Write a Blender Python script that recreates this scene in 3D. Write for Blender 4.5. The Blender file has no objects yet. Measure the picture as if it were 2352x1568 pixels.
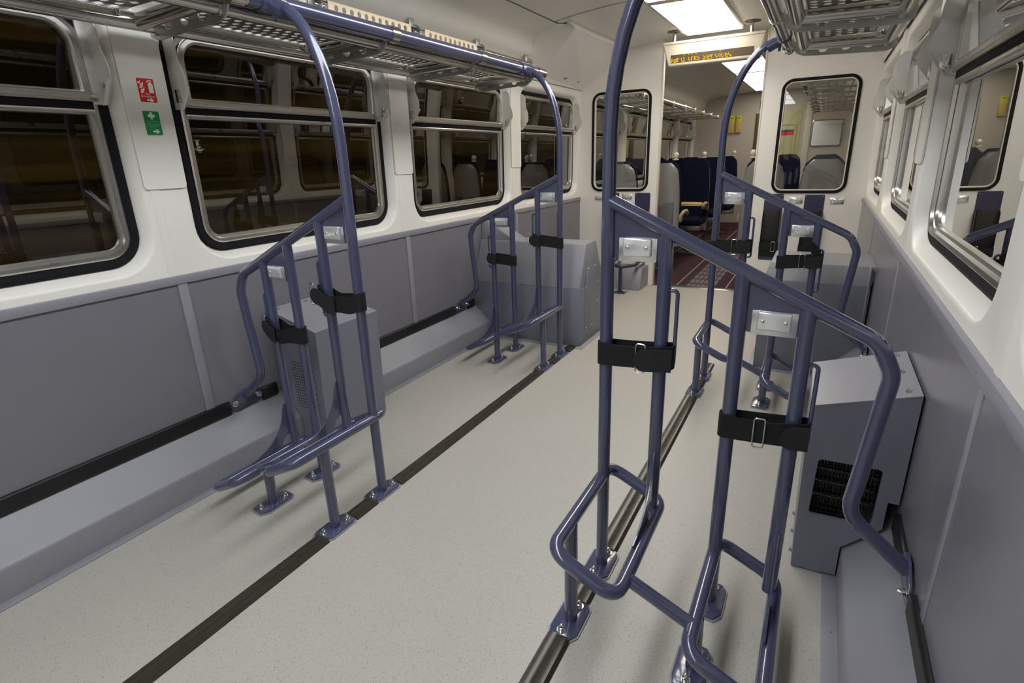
import bpy, bmesh, math, random
from mathutils import Vector, Matrix
random.seed(7)
PI = math.pi
scene = bpy.context.scene
COL = scene.collection
XC = -0.968            # centre line of the coach

# ------------------------------------------------------------------ camera
def make_camera():
    yaw, pitch, roll, F = -0.512313193, 0.324159576, -0.0336107681, 1245.74
    cy, sy, cp, sp = math.cos(yaw), math.sin(yaw), math.cos(pitch), math.sin(pitch)
    f = Vector((sy*cp, cy*cp, -sp)); r = Vector((cy, -sy, 0)); u = r.cross(f)
    cr, sr = math.cos(roll), math.sin(roll)
    r2 = cr*r + sr*u; u2 = -sr*r + cr*u
    cam = bpy.data.cameras.new('camera'); o = bpy.data.objects.new('camera', cam); COL.objects.link(o)
    m = Matrix((( r2.x, u2.x, -f.x, 0), (r2.y, u2.y, -f.y, 0), (r2.z, u2.z, -f.z, 1.3), (0, 0, 0, 1)))
    o.matrix_world = m
    cam.sensor_width = 36.0; cam.lens = F/2352*36.0; cam.clip_start = 0.02; cam.clip_end = 100
    scene.camera = o
make_camera()

# ------------------------------------------------------------------ world: night outside
def make_world():
    w = bpy.data.worlds.new('night'); scene.world = w; w.use_nodes = True
    nt = w.node_tree; nt.nodes.clear()
    out = nt.nodes.new('ShaderNodeOutputWorld'); bg = nt.nodes.new('ShaderNodeBackground')
    tc = nt.nodes.new('ShaderNodeTexCoord'); mp = nt.nodes.new('ShaderNodeMapping')
    mp.inputs['Scale'].default_value = (0.8, 0.8, 16)
    n = nt.nodes.new('ShaderNodeTexNoise'); n.inputs['Scale'].default_value = 2.2; n.inputs['Detail'].default_value = 3
    rp = nt.nodes.new('ShaderNodeValToRGB')
    rp.color_ramp.elements[0].position = 0.42; rp.color_ramp.elements[0].color = (0.0035, 0.0022, 0.0009, 1)
    rp.color_ramp.elements[1].position = 0.72; rp.color_ramp.elements[1].color = (0.030, 0.019, 0.005, 1)
    nt.links.new(tc.outputs['Generated'], mp.inputs['Vector']); nt.links.new(mp.outputs[0], n.inputs['Vector'])
    nt.links.new(n.outputs['Fac'], rp.inputs[0]); nt.links.new(rp.outputs[0], bg.inputs['Color'])
    bg.inputs['Strength'].default_value = 0.9
    nt.links.new(bg.outputs[0], out.inputs[0])
make_world()

# ------------------------------------------------------------------ exposure and lamp strengths
scene.view_settings.view_transform = 'Standard'
scene.view_settings.look = 'None'
scene.view_settings.gamma = 1.0
scene.view_settings.use_curve_mapping = False
scene.view_settings.exposure = 0.0
LAMP_NEAR = ((0.91, 0.955, 1.0), 9.6)      # ceiling light panels over the bike space, and unseen ones behind the camera
LAMP_MID = ((1.0, 0.945, 0.86), 10.6)
LAMP_FAR = ((1.0, 0.91, 0.77), 6.0)      # warmer panels in the seating saloon
scene.cycles.use_denoising = True
scene.cycles.max_bounces = 12
scene.cycles.diffuse_bounces = 8
scene.cycles.transparent_max_bounces = 16
scene.cycles.sample_clamp_indirect = 6.0

# ------------------------------------------------------------------ materials
def srgb(r, g, b):
    f = lambda c: (c/255/12.92) if c/255 <= 0.04045 else ((c/255+0.055)/1.055)**2.4
    return (f(r), f(g), f(b), 1.0)
def newmat(name):
    m = bpy.data.materials.new(name); m.use_nodes = True
    return m, m.node_tree, m.node_tree.nodes['Principled BSDF']
def pmat(name, col, rough=0.5, metal=0.0, coat=0.0, spec=0.5, var=0.0, vscale=8.0, bump=0.0, bscale=300.0, emit=None, es=0.0, stretch=None):
    m, nt, b = newmat(name)
    b.inputs['Base Color'].default_value = col; b.inputs['Roughness'].default_value = rough
    b.inputs['Metallic'].default_value = metal; b.inputs['Coat Weight'].default_value = coat
    b.inputs['Coat Roughness'].default_value = 0.08
    b.inputs['Specular IOR Level'].default_value = spec
    tc = nt.nodes.new('ShaderNodeTexCoord')
    src = tc.outputs['Object']
    if stretch:
        mp = nt.nodes.new('ShaderNodeMapping'); mp.inputs['Scale'].default_value = stretch
        nt.links.new(src, mp.inputs[0]); src = mp.outputs[0]
    if var > 0:
        n = nt.nodes.new('ShaderNodeTexNoise'); n.inputs['Scale'].default_value = vscale; n.inputs['Detail'].default_value = 4
        nt.links.new(src, n.inputs['Vector'])
        mx = nt.nodes.new('ShaderNodeMix'); mx.data_type = 'RGBA'
        mx.inputs[6].default_value = tuple(c*(1-var) for c in col[:3]) + (1,)
        mx.inputs[7].default_value = tuple(min(1, c*(1+var)) for c in col[:3]) + (1,)
        nt.links.new(n.outputs['Fac'], mx.inputs[0]); nt.links.new(mx.outputs[2], b.inputs['Base Color'])
        mr = nt.nodes.new('ShaderNodeMapRange'); mr.inputs[3].default_value = max(0.02, rough*(1-var)); mr.inputs[4].default_value = min(1, rough*(1+var))
        nt.links.new(n.outputs['Fac'], mr.inputs[0]); nt.links.new(mr.outputs[0], b.inputs['Roughness'])
    if bump > 0:
        n2 = nt.nodes.new('ShaderNodeTexNoise'); n2.inputs['Scale'].default_value = bscale; n2.inputs['Detail'].default_value = 2
        nt.links.new(src, n2.inputs['Vector'])
        bp = nt.nodes.new('ShaderNodeBump'); bp.inputs['Strength'].default_value = bump; bp.inputs['Distance'].default_value = 0.002
        nt.links.new(n2.outputs['Fac'], bp.inputs['Height']); nt.links.new(bp.outputs[0], b.inputs['Normal'])
    if emit:
        b.inputs['Emission Color'].default_value = emit; b.inputs['Emission Strength'].default_value = es
    return m
def emitmat(name, col, strength):
    m = bpy.data.materials.new(name); m.use_nodes = True; nt = m.node_tree; nt.nodes.clear()
    o = nt.nodes.new('ShaderNodeOutputMaterial'); e = nt.nodes.new('ShaderNodeEmission')
    e.inputs[0].default_value = tuple(col[:3]) + (1,); e.inputs[1].default_value = strength
    nt.links.new(e.outputs[0], o.inputs[0]); return m
def glassmat(name, tint, gain):
    m = bpy.data.materials.new(name); m.use_nodes = True; nt = m.node_tree; nt.nodes.clear()
    o = nt.nodes.new('ShaderNodeOutputMaterial'); t = nt.nodes.new('ShaderNodeBsdfTransparent'); g = nt.nodes.new('ShaderNodeBsdfGlossy')
    t.inputs[0].default_value = tint; g.inputs['Color'].default_value = (1, 1, 1, 1); g.inputs['Roughness'].default_value = 0.0
    fr = nt.nodes.new('ShaderNodeFresnel'); fr.inputs['IOR'].default_value = 1.5
    mu = nt.nodes.new('ShaderNodeMath'); mu.operation = 'MULTIPLY'; mu.inputs[1].default_value = gain; mu.use_clamp = True
    mx = nt.nodes.new('ShaderNodeMixShader')
    geo = nt.nodes.new('ShaderNodeNewGeometry')
    nt.links.new(fr.outputs[0], mu.inputs[0]); nt.links.new(mu.outputs[0], mx.inputs[0])
    nt.links.new(t.outputs[0], mx.inputs[1]); nt.links.new(g.outputs[0], mx.inputs[2]); nt.links.new(mx.outputs[0], o.inputs[0])
    return m
def floormat():
    m, nt, b = newmat('speckled_vinyl')
    tc = nt.nodes.new('ShaderNodeTexCoord')
    def vor(scale, seed, thr):
        mp = nt.nodes.new('ShaderNodeMapping'); mp.inputs['Location'].default_value = (seed, seed*1.7, 0); mp.inputs['Scale'].default_value = (1, 0.55, 1)
        mp.inputs['Rotation'].default_value = (0, 0, seed)
        v = nt.nodes.new('ShaderNodeTexVoronoi'); v.inputs['Scale'].default_value = scale; v.inputs['Randomness'].default_value = 1
        nt.links.new(tc.outputs['Object'], mp.inputs[0]); nt.links.new(mp.outputs[0], v.inputs['Vector'])
        c = nt.nodes.new('ShaderNodeMath'); c.operation = 'LESS_THAN'; c.inputs[1].default_value = thr
        nt.links.new(v.outputs['Distance'], c.inputs[0])
        # only some of the cells carry a fleck
        s = nt.nodes.new('ShaderNodeSeparateColor'); nt.links.new(v.outputs['Color'], s.inputs[0])
        k = nt.nodes.new('ShaderNodeMath'); k.operation = 'GREATER_THAN'; k.inputs[1].default_value = 0.70; nt.links.new(s.outputs[0], k.inputs[0])
        a = nt.nodes.new('ShaderNodeMath'); a.operation = 'MULTIPLY'; nt.links.new(c.outputs[0], a.inputs[0]); nt.links.new(k.outputs[0], a.inputs[1])
        return a.outputs[0]
    n = nt.nodes.new('ShaderNodeTexNoise'); n.inputs['Scale'].default_value = 1.6; n.inputs['Detail'].default_value = 5
    nt.links.new(tc.outputs['Object'], n.inputs['Vector'])
    base = nt.nodes.new('ShaderNodeMix'); base.data_type = 'RGBA'
    base.inputs[6].default_value = srgb(168, 163, 153); base.inputs[7].default_value = srgb(179, 175, 166)
    nt.links.new(n.outputs['Fac'], base.inputs[0])
    cur = base.outputs[2]
    for sc, sd, th, col in ((190, 0.3, 0.17, srgb(108, 103, 104)), (250, 2.1, 0.17, srgb(138, 106, 90)), (270, 4.4, 0.2, srgb(98, 100, 112)), (140, 6.1, 0.09, srgb(110, 106, 104))):
        mx = nt.nodes.new('ShaderNodeMix'); mx.data_type = 'RGBA'; mx.inputs[7].default_value = col
        nt.links.new(vor(sc, sd, th), mx.inputs[0]); nt.links.new(cur, mx.inputs[6]); cur = mx.outputs[2]
    nt.links.new(cur, b.inputs['Base Color']); b.inputs['Roughness'].default_value = 0.42
    return m
def carpetmat():
    m, nt, b = newmat('tartan_carpet')
    tc = nt.nodes.new('ShaderNodeTexCoord'); sp = nt.nodes.new('ShaderNodeSeparateXYZ'); nt.links.new(tc.outputs['Object'], sp.inputs[0])
    def M(op, a, bb):
        k = nt.nodes.new('ShaderNodeMath'); k.operation = op
        for i, v in enumerate((a, bb)):
            if isinstance(v, (int, float)): k.inputs[i].default_value = v
            else: nt.links.new(v, k.inputs[i])
        return k.outputs[0]
    def band(c, per, off, w):
        return M('LESS_THAN', M('FRACT', M('DIVIDE', M('SUBTRACT', c, off-50*per), per), 0), w)
    X, Y = sp.outputs[0], sp.outputs[1]
    cur = None
    def mix(fac, a, col):
        mx = nt.nodes.new('ShaderNodeMix'); mx.data_type = 'RGBA'
        nt.links.new(fac, mx.inputs[0])
        if isinstance(a, tuple): mx.inputs[6].default_value = a
        else: nt.links.new(a, mx.inputs[6])
        mx.inputs[7].default_value = col
        return mx.outputs[2]
    cur = mix(band(Y, 0.10, 0, 0.30), srgb(62, 42, 50), srgb(80, 60, 66))
    aisle = M('MULTIPLY', M('GREATER_THAN', X, -1.11), M('LESS_THAN', X, -0.83))
    n = nt.nodes.new('ShaderNodeTexNoise'); n.inputs['Scale'].default_value = 90
    nt.links.new(tc.outputs['Object'], n.inputs['Vector'])
    cur = mix(aisle, cur, srgb(120, 112, 116))
    dark = M('MULTIPLY', aisle, band(X, 0.047, 0.01, 0.42)); cur = mix(dark, cur, srgb(88, 78, 88))
    darky = M('MULTIPLY', aisle, band(Y, 0.23, 0.03, 0.28)); cur = mix(darky, cur, srgb(84, 66, 78))
    cur = mix(M('MULTIPLY', band(X, 0.48, -1.205, 0.024), 1.0), cur, srgb(168, 148, 150))
    nt.links.new(cur, b.inputs['Base Color']); b.inputs['Roughness'].default_value = 0.95; b.inputs['Specular IOR Level'].default_value = 0.1
    bp = nt.nodes.new('ShaderNodeBump'); bp.inputs['Strength'].default_value = 0.4; bp.inputs['Distance'].default_value = 0.003
    nt.links.new(n.outputs['Fac'], bp.inputs['Height']); nt.links.new(bp.outputs[0], b.inputs['Normal'])
    return m
MT = dict(
    white=pmat('white_panel', srgb(231, 227, 219), 0.32, var=0.03, vscale=3),
    endwall=pmat('warm_grey_bulkhead', srgb(190, 182, 172), 0.4, var=0.03),
    ceil=pmat('ceiling_panel', srgb(236, 234, 230), 0.34, var=0.03, vscale=2),
    grey=pmat('grey_laminate', srgb(120, 118, 124), 0.24, var=0.04, vscale=5, bump=0.05, bscale=500),
    grey2=pmat('grey_trim', srgb(138, 136, 144), 0.35, var=0.03),
    duct=pmat('grey_painted_steel', srgb(138, 137, 143), 0.36, var=0.04, bump=0.06, bscale=600),
    duct2=pmat('grey_painted_steel_shaded', srgb(120, 121, 133), 0.40, var=0.03, bump=0.06, bscale=600),  # same grey paint darkened for upright faces that catch less light
    blue=pmat('blue_gloss_paint', srgb(66, 68, 96), 0.22, coat=1.0, var=0.05, vscale=20),
    steel=pmat('stainless_steel', (0.50, 0.48, 0.45, 1), 0.17, 1.0, var=0.12, vscale=14, stretch=(1, 0.2, 1)),
    sheet=pmat('shaded_perforated_steel', (0.20, 0.19, 0.175, 1), 0.38, 1.0, var=0.1),  # dark floor reflection on the undersides put into the steel colour
    plate=pmat('dull_steel_plate', (0.46, 0.46, 0.45, 1), 0.36, 1.0, var=0.15, vscale=16),
    alu=pmat('aluminium_frame', (0.56, 0.54, 0.50, 1), 0.28, 1.0, var=0.08, vscale=10),
    shield=pmat('worn_metal_shield', (0.64, 0.62, 0.58, 1), 0.38, 0.15, var=0.2, vscale=18),
    bright=pmat('bright_aluminium', (0.80, 0.80, 0.80, 1), 0.24, 1.0, var=0.1, vscale=30),
    chrome=pmat('bolt_steel', (0.72, 0.70, 0.66, 1), 0.16, 1.0, var=0.05),
    rubber=pmat('black_rubber', srgb(26, 25, 26), 0.42, var=0.1, vscale=12),
    strip=pmat('worn_rubber_strip_warm_sheen', srgb(50, 45, 36), 0.28, var=0.2, vscale=9, stretch=(6, 1, 1)),  # worn black rubber, warm lamp reflection put into its brown tint
    seal=pmat('window_seal', srgb(18, 19, 23), 0.7, spec=0.2),
    strap=pmat('black_webbing', srgb(30, 29, 31), 0.75, spec=0.25, var=0.1, bump=0.4, bscale=900),
    strap2=pmat('black_hook_pile', srgb(44, 43, 45), 0.85, spec=0.2, bump=0.5, bscale=700),
    upst=pmat('warm_steel_upstand', (0.40, 0.345, 0.27, 1), 0.34, 1.0, var=0.12, vscale=20),
    black=pmat('black_interior', srgb(14, 14, 15), 0.6),
    navyplate=pmat('navy_sheet', srgb(52, 50, 78), 0.35, var=0.05),
    navy=pmat('navy_moquette', srgb(22, 25, 48), 0.95, spec=0.1, var=0.2, vscale=60, bump=0.3, bscale=500),
    shell=pmat('grey_seat_shell', srgb(150, 146, 146), 0.28, 0.25, var=0.04),
    shell2=pmat('dark_grey_seat_pocket', srgb(98, 96, 98), 0.5),
    cream=pmat('cream_plastic', srgb(214, 205, 190), 0.4),
    armrest=pmat('tan_armrest', srgb(160, 138, 108), 0.5),
    wood=pmat('light_wood_tray', srgb(196, 156, 88), 0.45, var=0.15, vscale=8, stretch=(1, 8, 1)),
    yellow=pmat('yellow_card', srgb(216, 206, 60), 0.5), tan=pmat('tan_box', srgb(196, 172, 96), 0.5),
    green=pmat('safety_green', srgb(0, 132, 62), 0.4), red=pmat('safety_red', srgb(206, 14, 26), 0.4),
    mark=pmat('sign_white', srgb(226, 232, 214), 0.5), paleg=pmat('pale_green_door', srgb(186, 186, 138), 0.45),
    mint=pmat('sign_mint', srgb(120, 214, 180), 0.5), bluesign=pmat('sign_blue', srgb(30, 70, 120), 0.5),
    sign=pmat('cream_sign_housing', srgb(226, 216, 196), 0.35),
    led=emitmat('amber_dots', (1.0, 0.58, 0.0), 1.2),
    screen=pmat('dark_led_screen', srgb(86, 70, 56), 0.35, var=0.2, vscale=120),
    etch=pmat('etched_marks', srgb(190, 190, 180), 0.6),
    glass=glassmat('night_window_glass', (0.80, 0.77, 0.70, 1), 2.1),
    pglass=glassmat('partition_glass', (0.94, 0.95, 0.93, 1), 1.5),
    floor=floormat(), carpet=carpetmat(),
    lampN=emitmat('light_diffuser_near', LAMP_NEAR[0], LAMP_NEAR[1]),
    lampM=emitmat('light_diffuser_mid', LAMP_MID[0], LAMP_MID[1]),
    lampF=emitmat('light_diffuser_far', LAMP_FAR[0], LAMP_FAR[1]),
    lens=pmat('clear_polished_block', (0.82, 0.83, 0.84, 1), 0.14, 0.6, var=0.15, vscale=60),
)

# ------------------------------------------------------------------ mesh helpers
class MB:
    def __init__(self): self.v = []; self.f = []; self.sm = []
    def add(self, vs, fs, smooth=True):
        o = len(self.v); self.v += [Vector(p) for p in vs]
        for f in fs: self.f.append([i+o for i in f]); self.sm.append(smooth)
        return self
    def bm(self, bm, M=None):
        bm.verts.ensure_lookup_table()
        bm.verts.index_update()
        self.add([(M @ v.co) if M else v.co.copy() for v in bm.verts], [[v.index for v in f.verts] for f in bm.faces]); bm.free(); return self
    def box(self, a, b, bev=0.0, seg=2, M=None):
        bm = bmesh.new(); bmesh.ops.create_cube(bm, size=1.0)
        c = [(a[i]+b[i])/2 for i in range(3)]; s = [abs(b[i]-a[i]) for i in range(3)]
        for v in bm.verts: v.co = Vector((c[0]+v.co.x*s[0], c[1]+v.co.y*s[1], c[2]+v.co.z*s[2]))
        if bev > 0: bmesh.ops.bevel(bm, geom=bm.edges[:], offset=min(bev, min(s)*0.45), segments=seg, profile=0.5, affect='EDGES')
        return self.bm(bm, M)
    def prism(self, pts, n, d, bev=0.0, seg=2):
        """closed outline pts (3D) swept by vector n*d"""
        bm = bmesh.new(); n = Vector(n)*d
        a = [bm.verts.new(Vector(p)) for p in pts]; b = [bm.verts.new(Vector(p)+n) for p in pts]
        k = len(pts); bm.faces.new(a); bm.faces.new(b[::-1])
        for i in range(k): bm.faces.new((a[i], b[i], b[(i+1) % k], a[(i+1) % k]))
        bmesh.ops.recalc_face_normals(bm, faces=bm.faces[:])
        if bev > 0: bmesh.ops.bevel(bm, geom=bm.edges[:], offset=bev, segments=seg, profile=0.5, affect='EDGES')
        return self.bm(bm)
    def tube(self, pts, r, fil=0.0, n=14, closed=False, cap=True, r2=None, fseg=7):
        """tube of radius r (or elliptical r,r2) along pts with filleted bends"""
        P = [Vector(p) for p in pts]; path = []
        k = len(P)
        for i, p in enumerate(P):
            if (not closed and i in (0, k-1)) or fil <= 0: path.append(p); continue
            a = P[(i-1) % k]; c = P[(i+1) % k]; d1 = (a-p); d2 = (c-p)
            ang = d1.angle(d2)
            if ang > PI-0.02: path.append(p); continue
            t = min(fil/math.tan(ang/2), d1.length*0.48, d2.length*0.48)
            s, e = p+d1.normalized()*t, p+d2.normalized()*t
            for j in range(fseg+1):
                q = j/fseg; path.append(s*(1-q)**2 + p*2*q*(1-q) + e*q*q)
        N = len(path); tang = []
        for i in range(N):
            a = path[(i-1) % N] if (closed or i > 0) else path[i]; c = path[(i+1) % N] if (closed or i < N-1) else path[i]
            tang.append((c-a).normalized())
        up = Vector((0, 0, 1)) if abs(tang[0].z) < 0.9 else Vector((0, 1, 0))
        nor = (up - tang[0]*up.dot(tang[0])).normalized(); vs = []
        for i in range(N):
            nor = (nor - tang[i]*nor.dot(tang[i])).normalized(); bi = tang[i].cross(nor)
            for j in range(n):
                a = 2*PI*j/n; vs.append(path[i] + nor*math.cos(a)*r + bi*math.sin(a)*(r2 or r))
        fs = []
        for i in range(N if closed else N-1):
            for j in range(n):
                a = i*n+j; b = i*n+(j+1) % n; c = ((i+1) % N)*n+(j+1) % n; d = ((i+1) % N)*n+j
                fs.append([a, b, c, d])
        if not closed and cap: fs += [list(range(n))[::-1], [(N-1)*n+j for j in range(n)]]
        return self.add(vs, fs)
    def lathe(self, c, prof, axis='z', n=18):
        vs = []; fs = []
        for (r, h) in prof:
            for j in range(n):
                a = 2*PI*j/n; x, y = r*math.cos(a), r*math.sin(a)
                q = (x, y, h) if axis == 'z' else ((x, h, y) if axis == 'y' else (h, x, y))
                vs.append((c[0]+q[0], c[1]+q[1], c[2]+q[2]))
        for i in range(len(prof)-1):
            for j in range(n): fs.append([i*n+j, i*n+(j+1) % n, (i+1)*n+(j+1) % n, (i+1)*n+j])
        fs += [list(range(n))[::-1], [(len(prof)-1)*n+j for j in range(n)]]
        return self.add(vs, fs)
    def build(self, name, m, parent=None, angle=38, recalc=True):
        root = Vector((0, 0, 0)); q = parent
        while q is not None: root += q.location; q = q.parent
        me = bpy.data.meshes.new(name); me.from_pydata([tuple(p-root) for p in self.v], [], self.f)
        bm = bmesh.new(); bm.from_mesh(me)
        if recalc: bmesh.ops.recalc_face_normals(bm, faces=bm.faces[:])
        bm.to_mesh(me); bm.free()
        for p in me.polygons: p.use_smooth = True
        me.set_sharp_from_angle(angle=math.radians(angle))
        me.materials.append(MT[m] if isinstance(m, str) else m)
        o = bpy.data.objects.new(name, me); COL.objects.link(o)
        if parent is not None: o.parent = parent
        return o
def tag(o, label=None, cat=None, group=None, kind=None):
    if label: o['label'] = label
    if cat: o['category'] = cat
    if group: o['group'] = group
    if kind: o['kind'] = kind
    return o
def thing(name, label, cat, loc, group=None):
    o = bpy.data.objects.new(name, None); o.empty_display_size = 0.05; o.location = loc; COL.objects.link(o)
    return tag(o, label, cat, group)
def struct(o): o['kind'] = 'structure'; return o
def rrect(y0, y1, z0, z1, r, n=8):
    pts = []
    for cx, cz, a0 in ((y1-r, z1-r, 0), (y0+r, z1-r, PI/2), (y0+r, z0+r, PI), (y1-r, z0+r, 1.5*PI)):
        for i in range(n+1): a = a0+PI/2*i/n; pts.append((cx+r*math.cos(a), cz+r*math.sin(a)))
    return pts
def ringfaces(n, k):   # k loops of n points
    return [[i*n+j, i*n+(j+1) % n, (i+1)*n+(j+1) % n, (i+1)*n+j] for i in range(k-1) for j in range(n)]
def perforated(mb, O, U, V, nu, nv, d, rad, th, seg=12):
    """sheet of nu x nv square cells (side d) with round holes, odd rows shifted by half a cell; O corner, U,V unit vectors"""
    O = Vector(O); U = Vector(U); V = Vector(V); W = U.cross(V)*th
    def solid(u0, u1, v0, v1):
        p = [O+U*u+V*v+W*l for l in (0, 1) for (u, v) in ((u0, v0), (u1, v0), (u1, v1), (u0, v1))]
        mb.add(p, [[0, 1, 2, 3], [7, 6, 5, 4], [0, 4, 5, 1], [1, 5, 6, 2], [2, 6, 7, 3], [3, 7, 4, 0]], False)
    for j in range(nv):
        odd = j % 2
        if odd: solid(0, d/2, d*j, d*j+d); solid(d*nu-d/2, d*nu, d*j, d*j+d)
        for i in range(nu-odd):
            c = O+U*(d*(i+0.5+0.5*odd))+V*(d*(j+0.5)); vs = []
            for lay in (0, 1):
                for k in range(seg):
                    a = 2*PI*(k+0.5)/seg; ca, sa = math.cos(a), math.sin(a); m = max(abs(ca), abs(sa))/(d/2)
                    vs.append(c+U*(ca/m)+V*(sa/m)+W*lay); vs.append(c+U*(ca*rad)+V*(sa*rad)+W*lay)
            fs = []; t = 2*seg
            for k in range(seg):
                a, b = 2*k, 2*((k+1) % seg)
                fs += [[a, b, b+1, a+1], [a+t, a+1+t, b+1+t, b+t], [a+1, b+1, b+1+t, a+1+t]]
            mb.add(vs, fs, False)

# ================================================================== THE SETTING
Y0, Y1 = -4.515, 11.435            # ends of the coach
PART = 5.60                        # partition between bike space and saloon
PROF = [(1.27, 1.93), (1.215, 2.0), (1.15, 2.055), (1.125, 2.10), (1.12, 2.15), (1.085, 2.195), (1.0, 2.225), (0.91, 2.247), (0.75, 2.268), (0.6, 2.283), (0.4, 2.297), (0.2, 2.305), (0, 2.307)]
def zc(u):
    u = abs(u)
    for (a, za), (b, zb) in zip(PROF, PROF[1:]):
        if b <= u <= a: return za+(zb-za)*(a-u)/(a-b)
    return 1.93
def UW(z): return 1.297-0.014*(z-0.89)/0.96       # half width of the side wall at height z
CELLS = [0.56+1.45*k for k in range(-1, 8)]           # window bays; the coach behind the camera is plain wall
HOLE = (0.65, 0.915, 1.88, 0.16)
def W(s, y, z, dep=0.0): return (XC+s*(UW(z)+dep), y, z)
def wloop(s, yc, e, dep, z0=None, z1=None, hw=None, r=None, sq=False):
    h, a, b, rr = HOLE
    hw = (h if hw is None else hw)-e; z0 = (a if z0 is None else z0)+e; z1 = (b if z1 is None else z1)-e; rr = max(0.012, (rr if r is None else r)-e)
    if sq: return [W(s, yc+y, z, dep) for (y, z) in rrect(-hw, hw, z0, z1, rr)[:18]+rrect(-hw, hw, z0, z1, 0.004)[18:]]
    return [W(s, yc+y, z, dep) for (y, z) in rrect(-hw, hw, z0, z1, rr)]

# floor
struct(MB().box((XC-1.6, Y0, -0.05), (XC+1.6, PART+0.06, 0.0)).build('floor', 'floor'))
tag(MB().box((XC-1.32, PART+0.06, -0.05), (XC+1.32, Y1, 0.002)).build('floor_carpet', 'carpet'), kind='structure')
# ceiling
def ceiling():
    mb = MB(); pr = [(-u, z) for u, z in PROF] + [(u, z) for u, z in PROF[::-1][1:]]
    n = len(pr); ys = (Y0, Y1)
    mb.add([(XC+u, y, z) for y in ys for u, z in pr], [[i, i+1, n+i+1, n+i] for i in range(n-1)])
    mb.add([(XC+u*1.03, y, z+0.03) for y in ys for u, z in pr], [[i, n+i, n+i+1, i+1] for i in range(n-1)])
    struct(mb.build('ceiling', 'ceil', angle=60, recalc=False))
    k = 0
    for s in (-1, 1):       # white cove sheets between wall and ceiling joint
        cv = [(u, z) for u, z in PROF if u >= 0.91]; m = len(cv)
        mb = MB().add([(XC+s*(u-0.002), y, z-0.002) for y in ys for u, z in cv], [[i, i+1, m+i+1, m+i] for i in range(m-1)]); k += 1
        struct(mb.build('trim_%d' % k, 'white', angle=60, recalc=False))
    for s in (-1, 1):       # joint strips along the cove
        mb = MB().box((XC+s*0.91-0.004, Y0, 2.243), (XC+s*0.91+0.004, PART, 2.246)); k += 1
        struct(mb.build('trim_%d' % k, 'shell2'))
    for y in (1.28, 2.72, 4.13):   # cross joints of the ceiling sheets
        mb = MB(); pp = [(u, z-0.003) for u, z in pr if abs(u) <= 0.92]
        mb.add([(XC+u, yy, z) for yy in (y-0.005, y+0.005) for u, z in pp], [[i, i+1, len(pp)+i+1, len(pp)+i] for i in range(len(pp)-1)])
        k += 1; struct(mb.build('trim_%d' % k, 'grey2'))
    return k
NT = ceiling()
def trim(mb, m):
    global NT
    NT += 1; return struct(mb.build('trim_%d' % NT, m))

# side walls with window openings
for s, nm in ((-1, 'left'), (1, 'right')):
    mb = MB()
    for k, yc in enumerate(CELLS):
        y0, y1 = yc-0.725, yc+0.725
        outer = [W(s, y, z) for (y, z) in rrect(y0, y1, 0.86, 1.93, 0.0004)]
        if k == 0:
            y0 = Y0
            mb.add([W(s, y0, 0.86), W(s, y1, 0.86), W(s, y1, 1.93), W(s, y0, 1.93)], [[0, 1, 2, 3]]); continue
        loops = [outer] + [wloop(s, yc, e, d) for e, d in ((0, 0), (0.007, 0.0015), (0.014, 0.007), (0.030, 0.046), (0.036, 0.055), (0.046, 0.058), (0.06, 0.075))]
        n = len(outer)
        mb.add([p for l in loops for p in l], ringfaces(n, len(loops)))
    # blank wall below the window line and behind the wainscot
    mb.add([W(s, y, z) for y in (Y0, Y1) for z in (0.0, 0.86)], [[0, 1, 3, 2]])
    struct(mb.build('wall_'+nm, 'white', angle=30, recalc=False))

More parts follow.
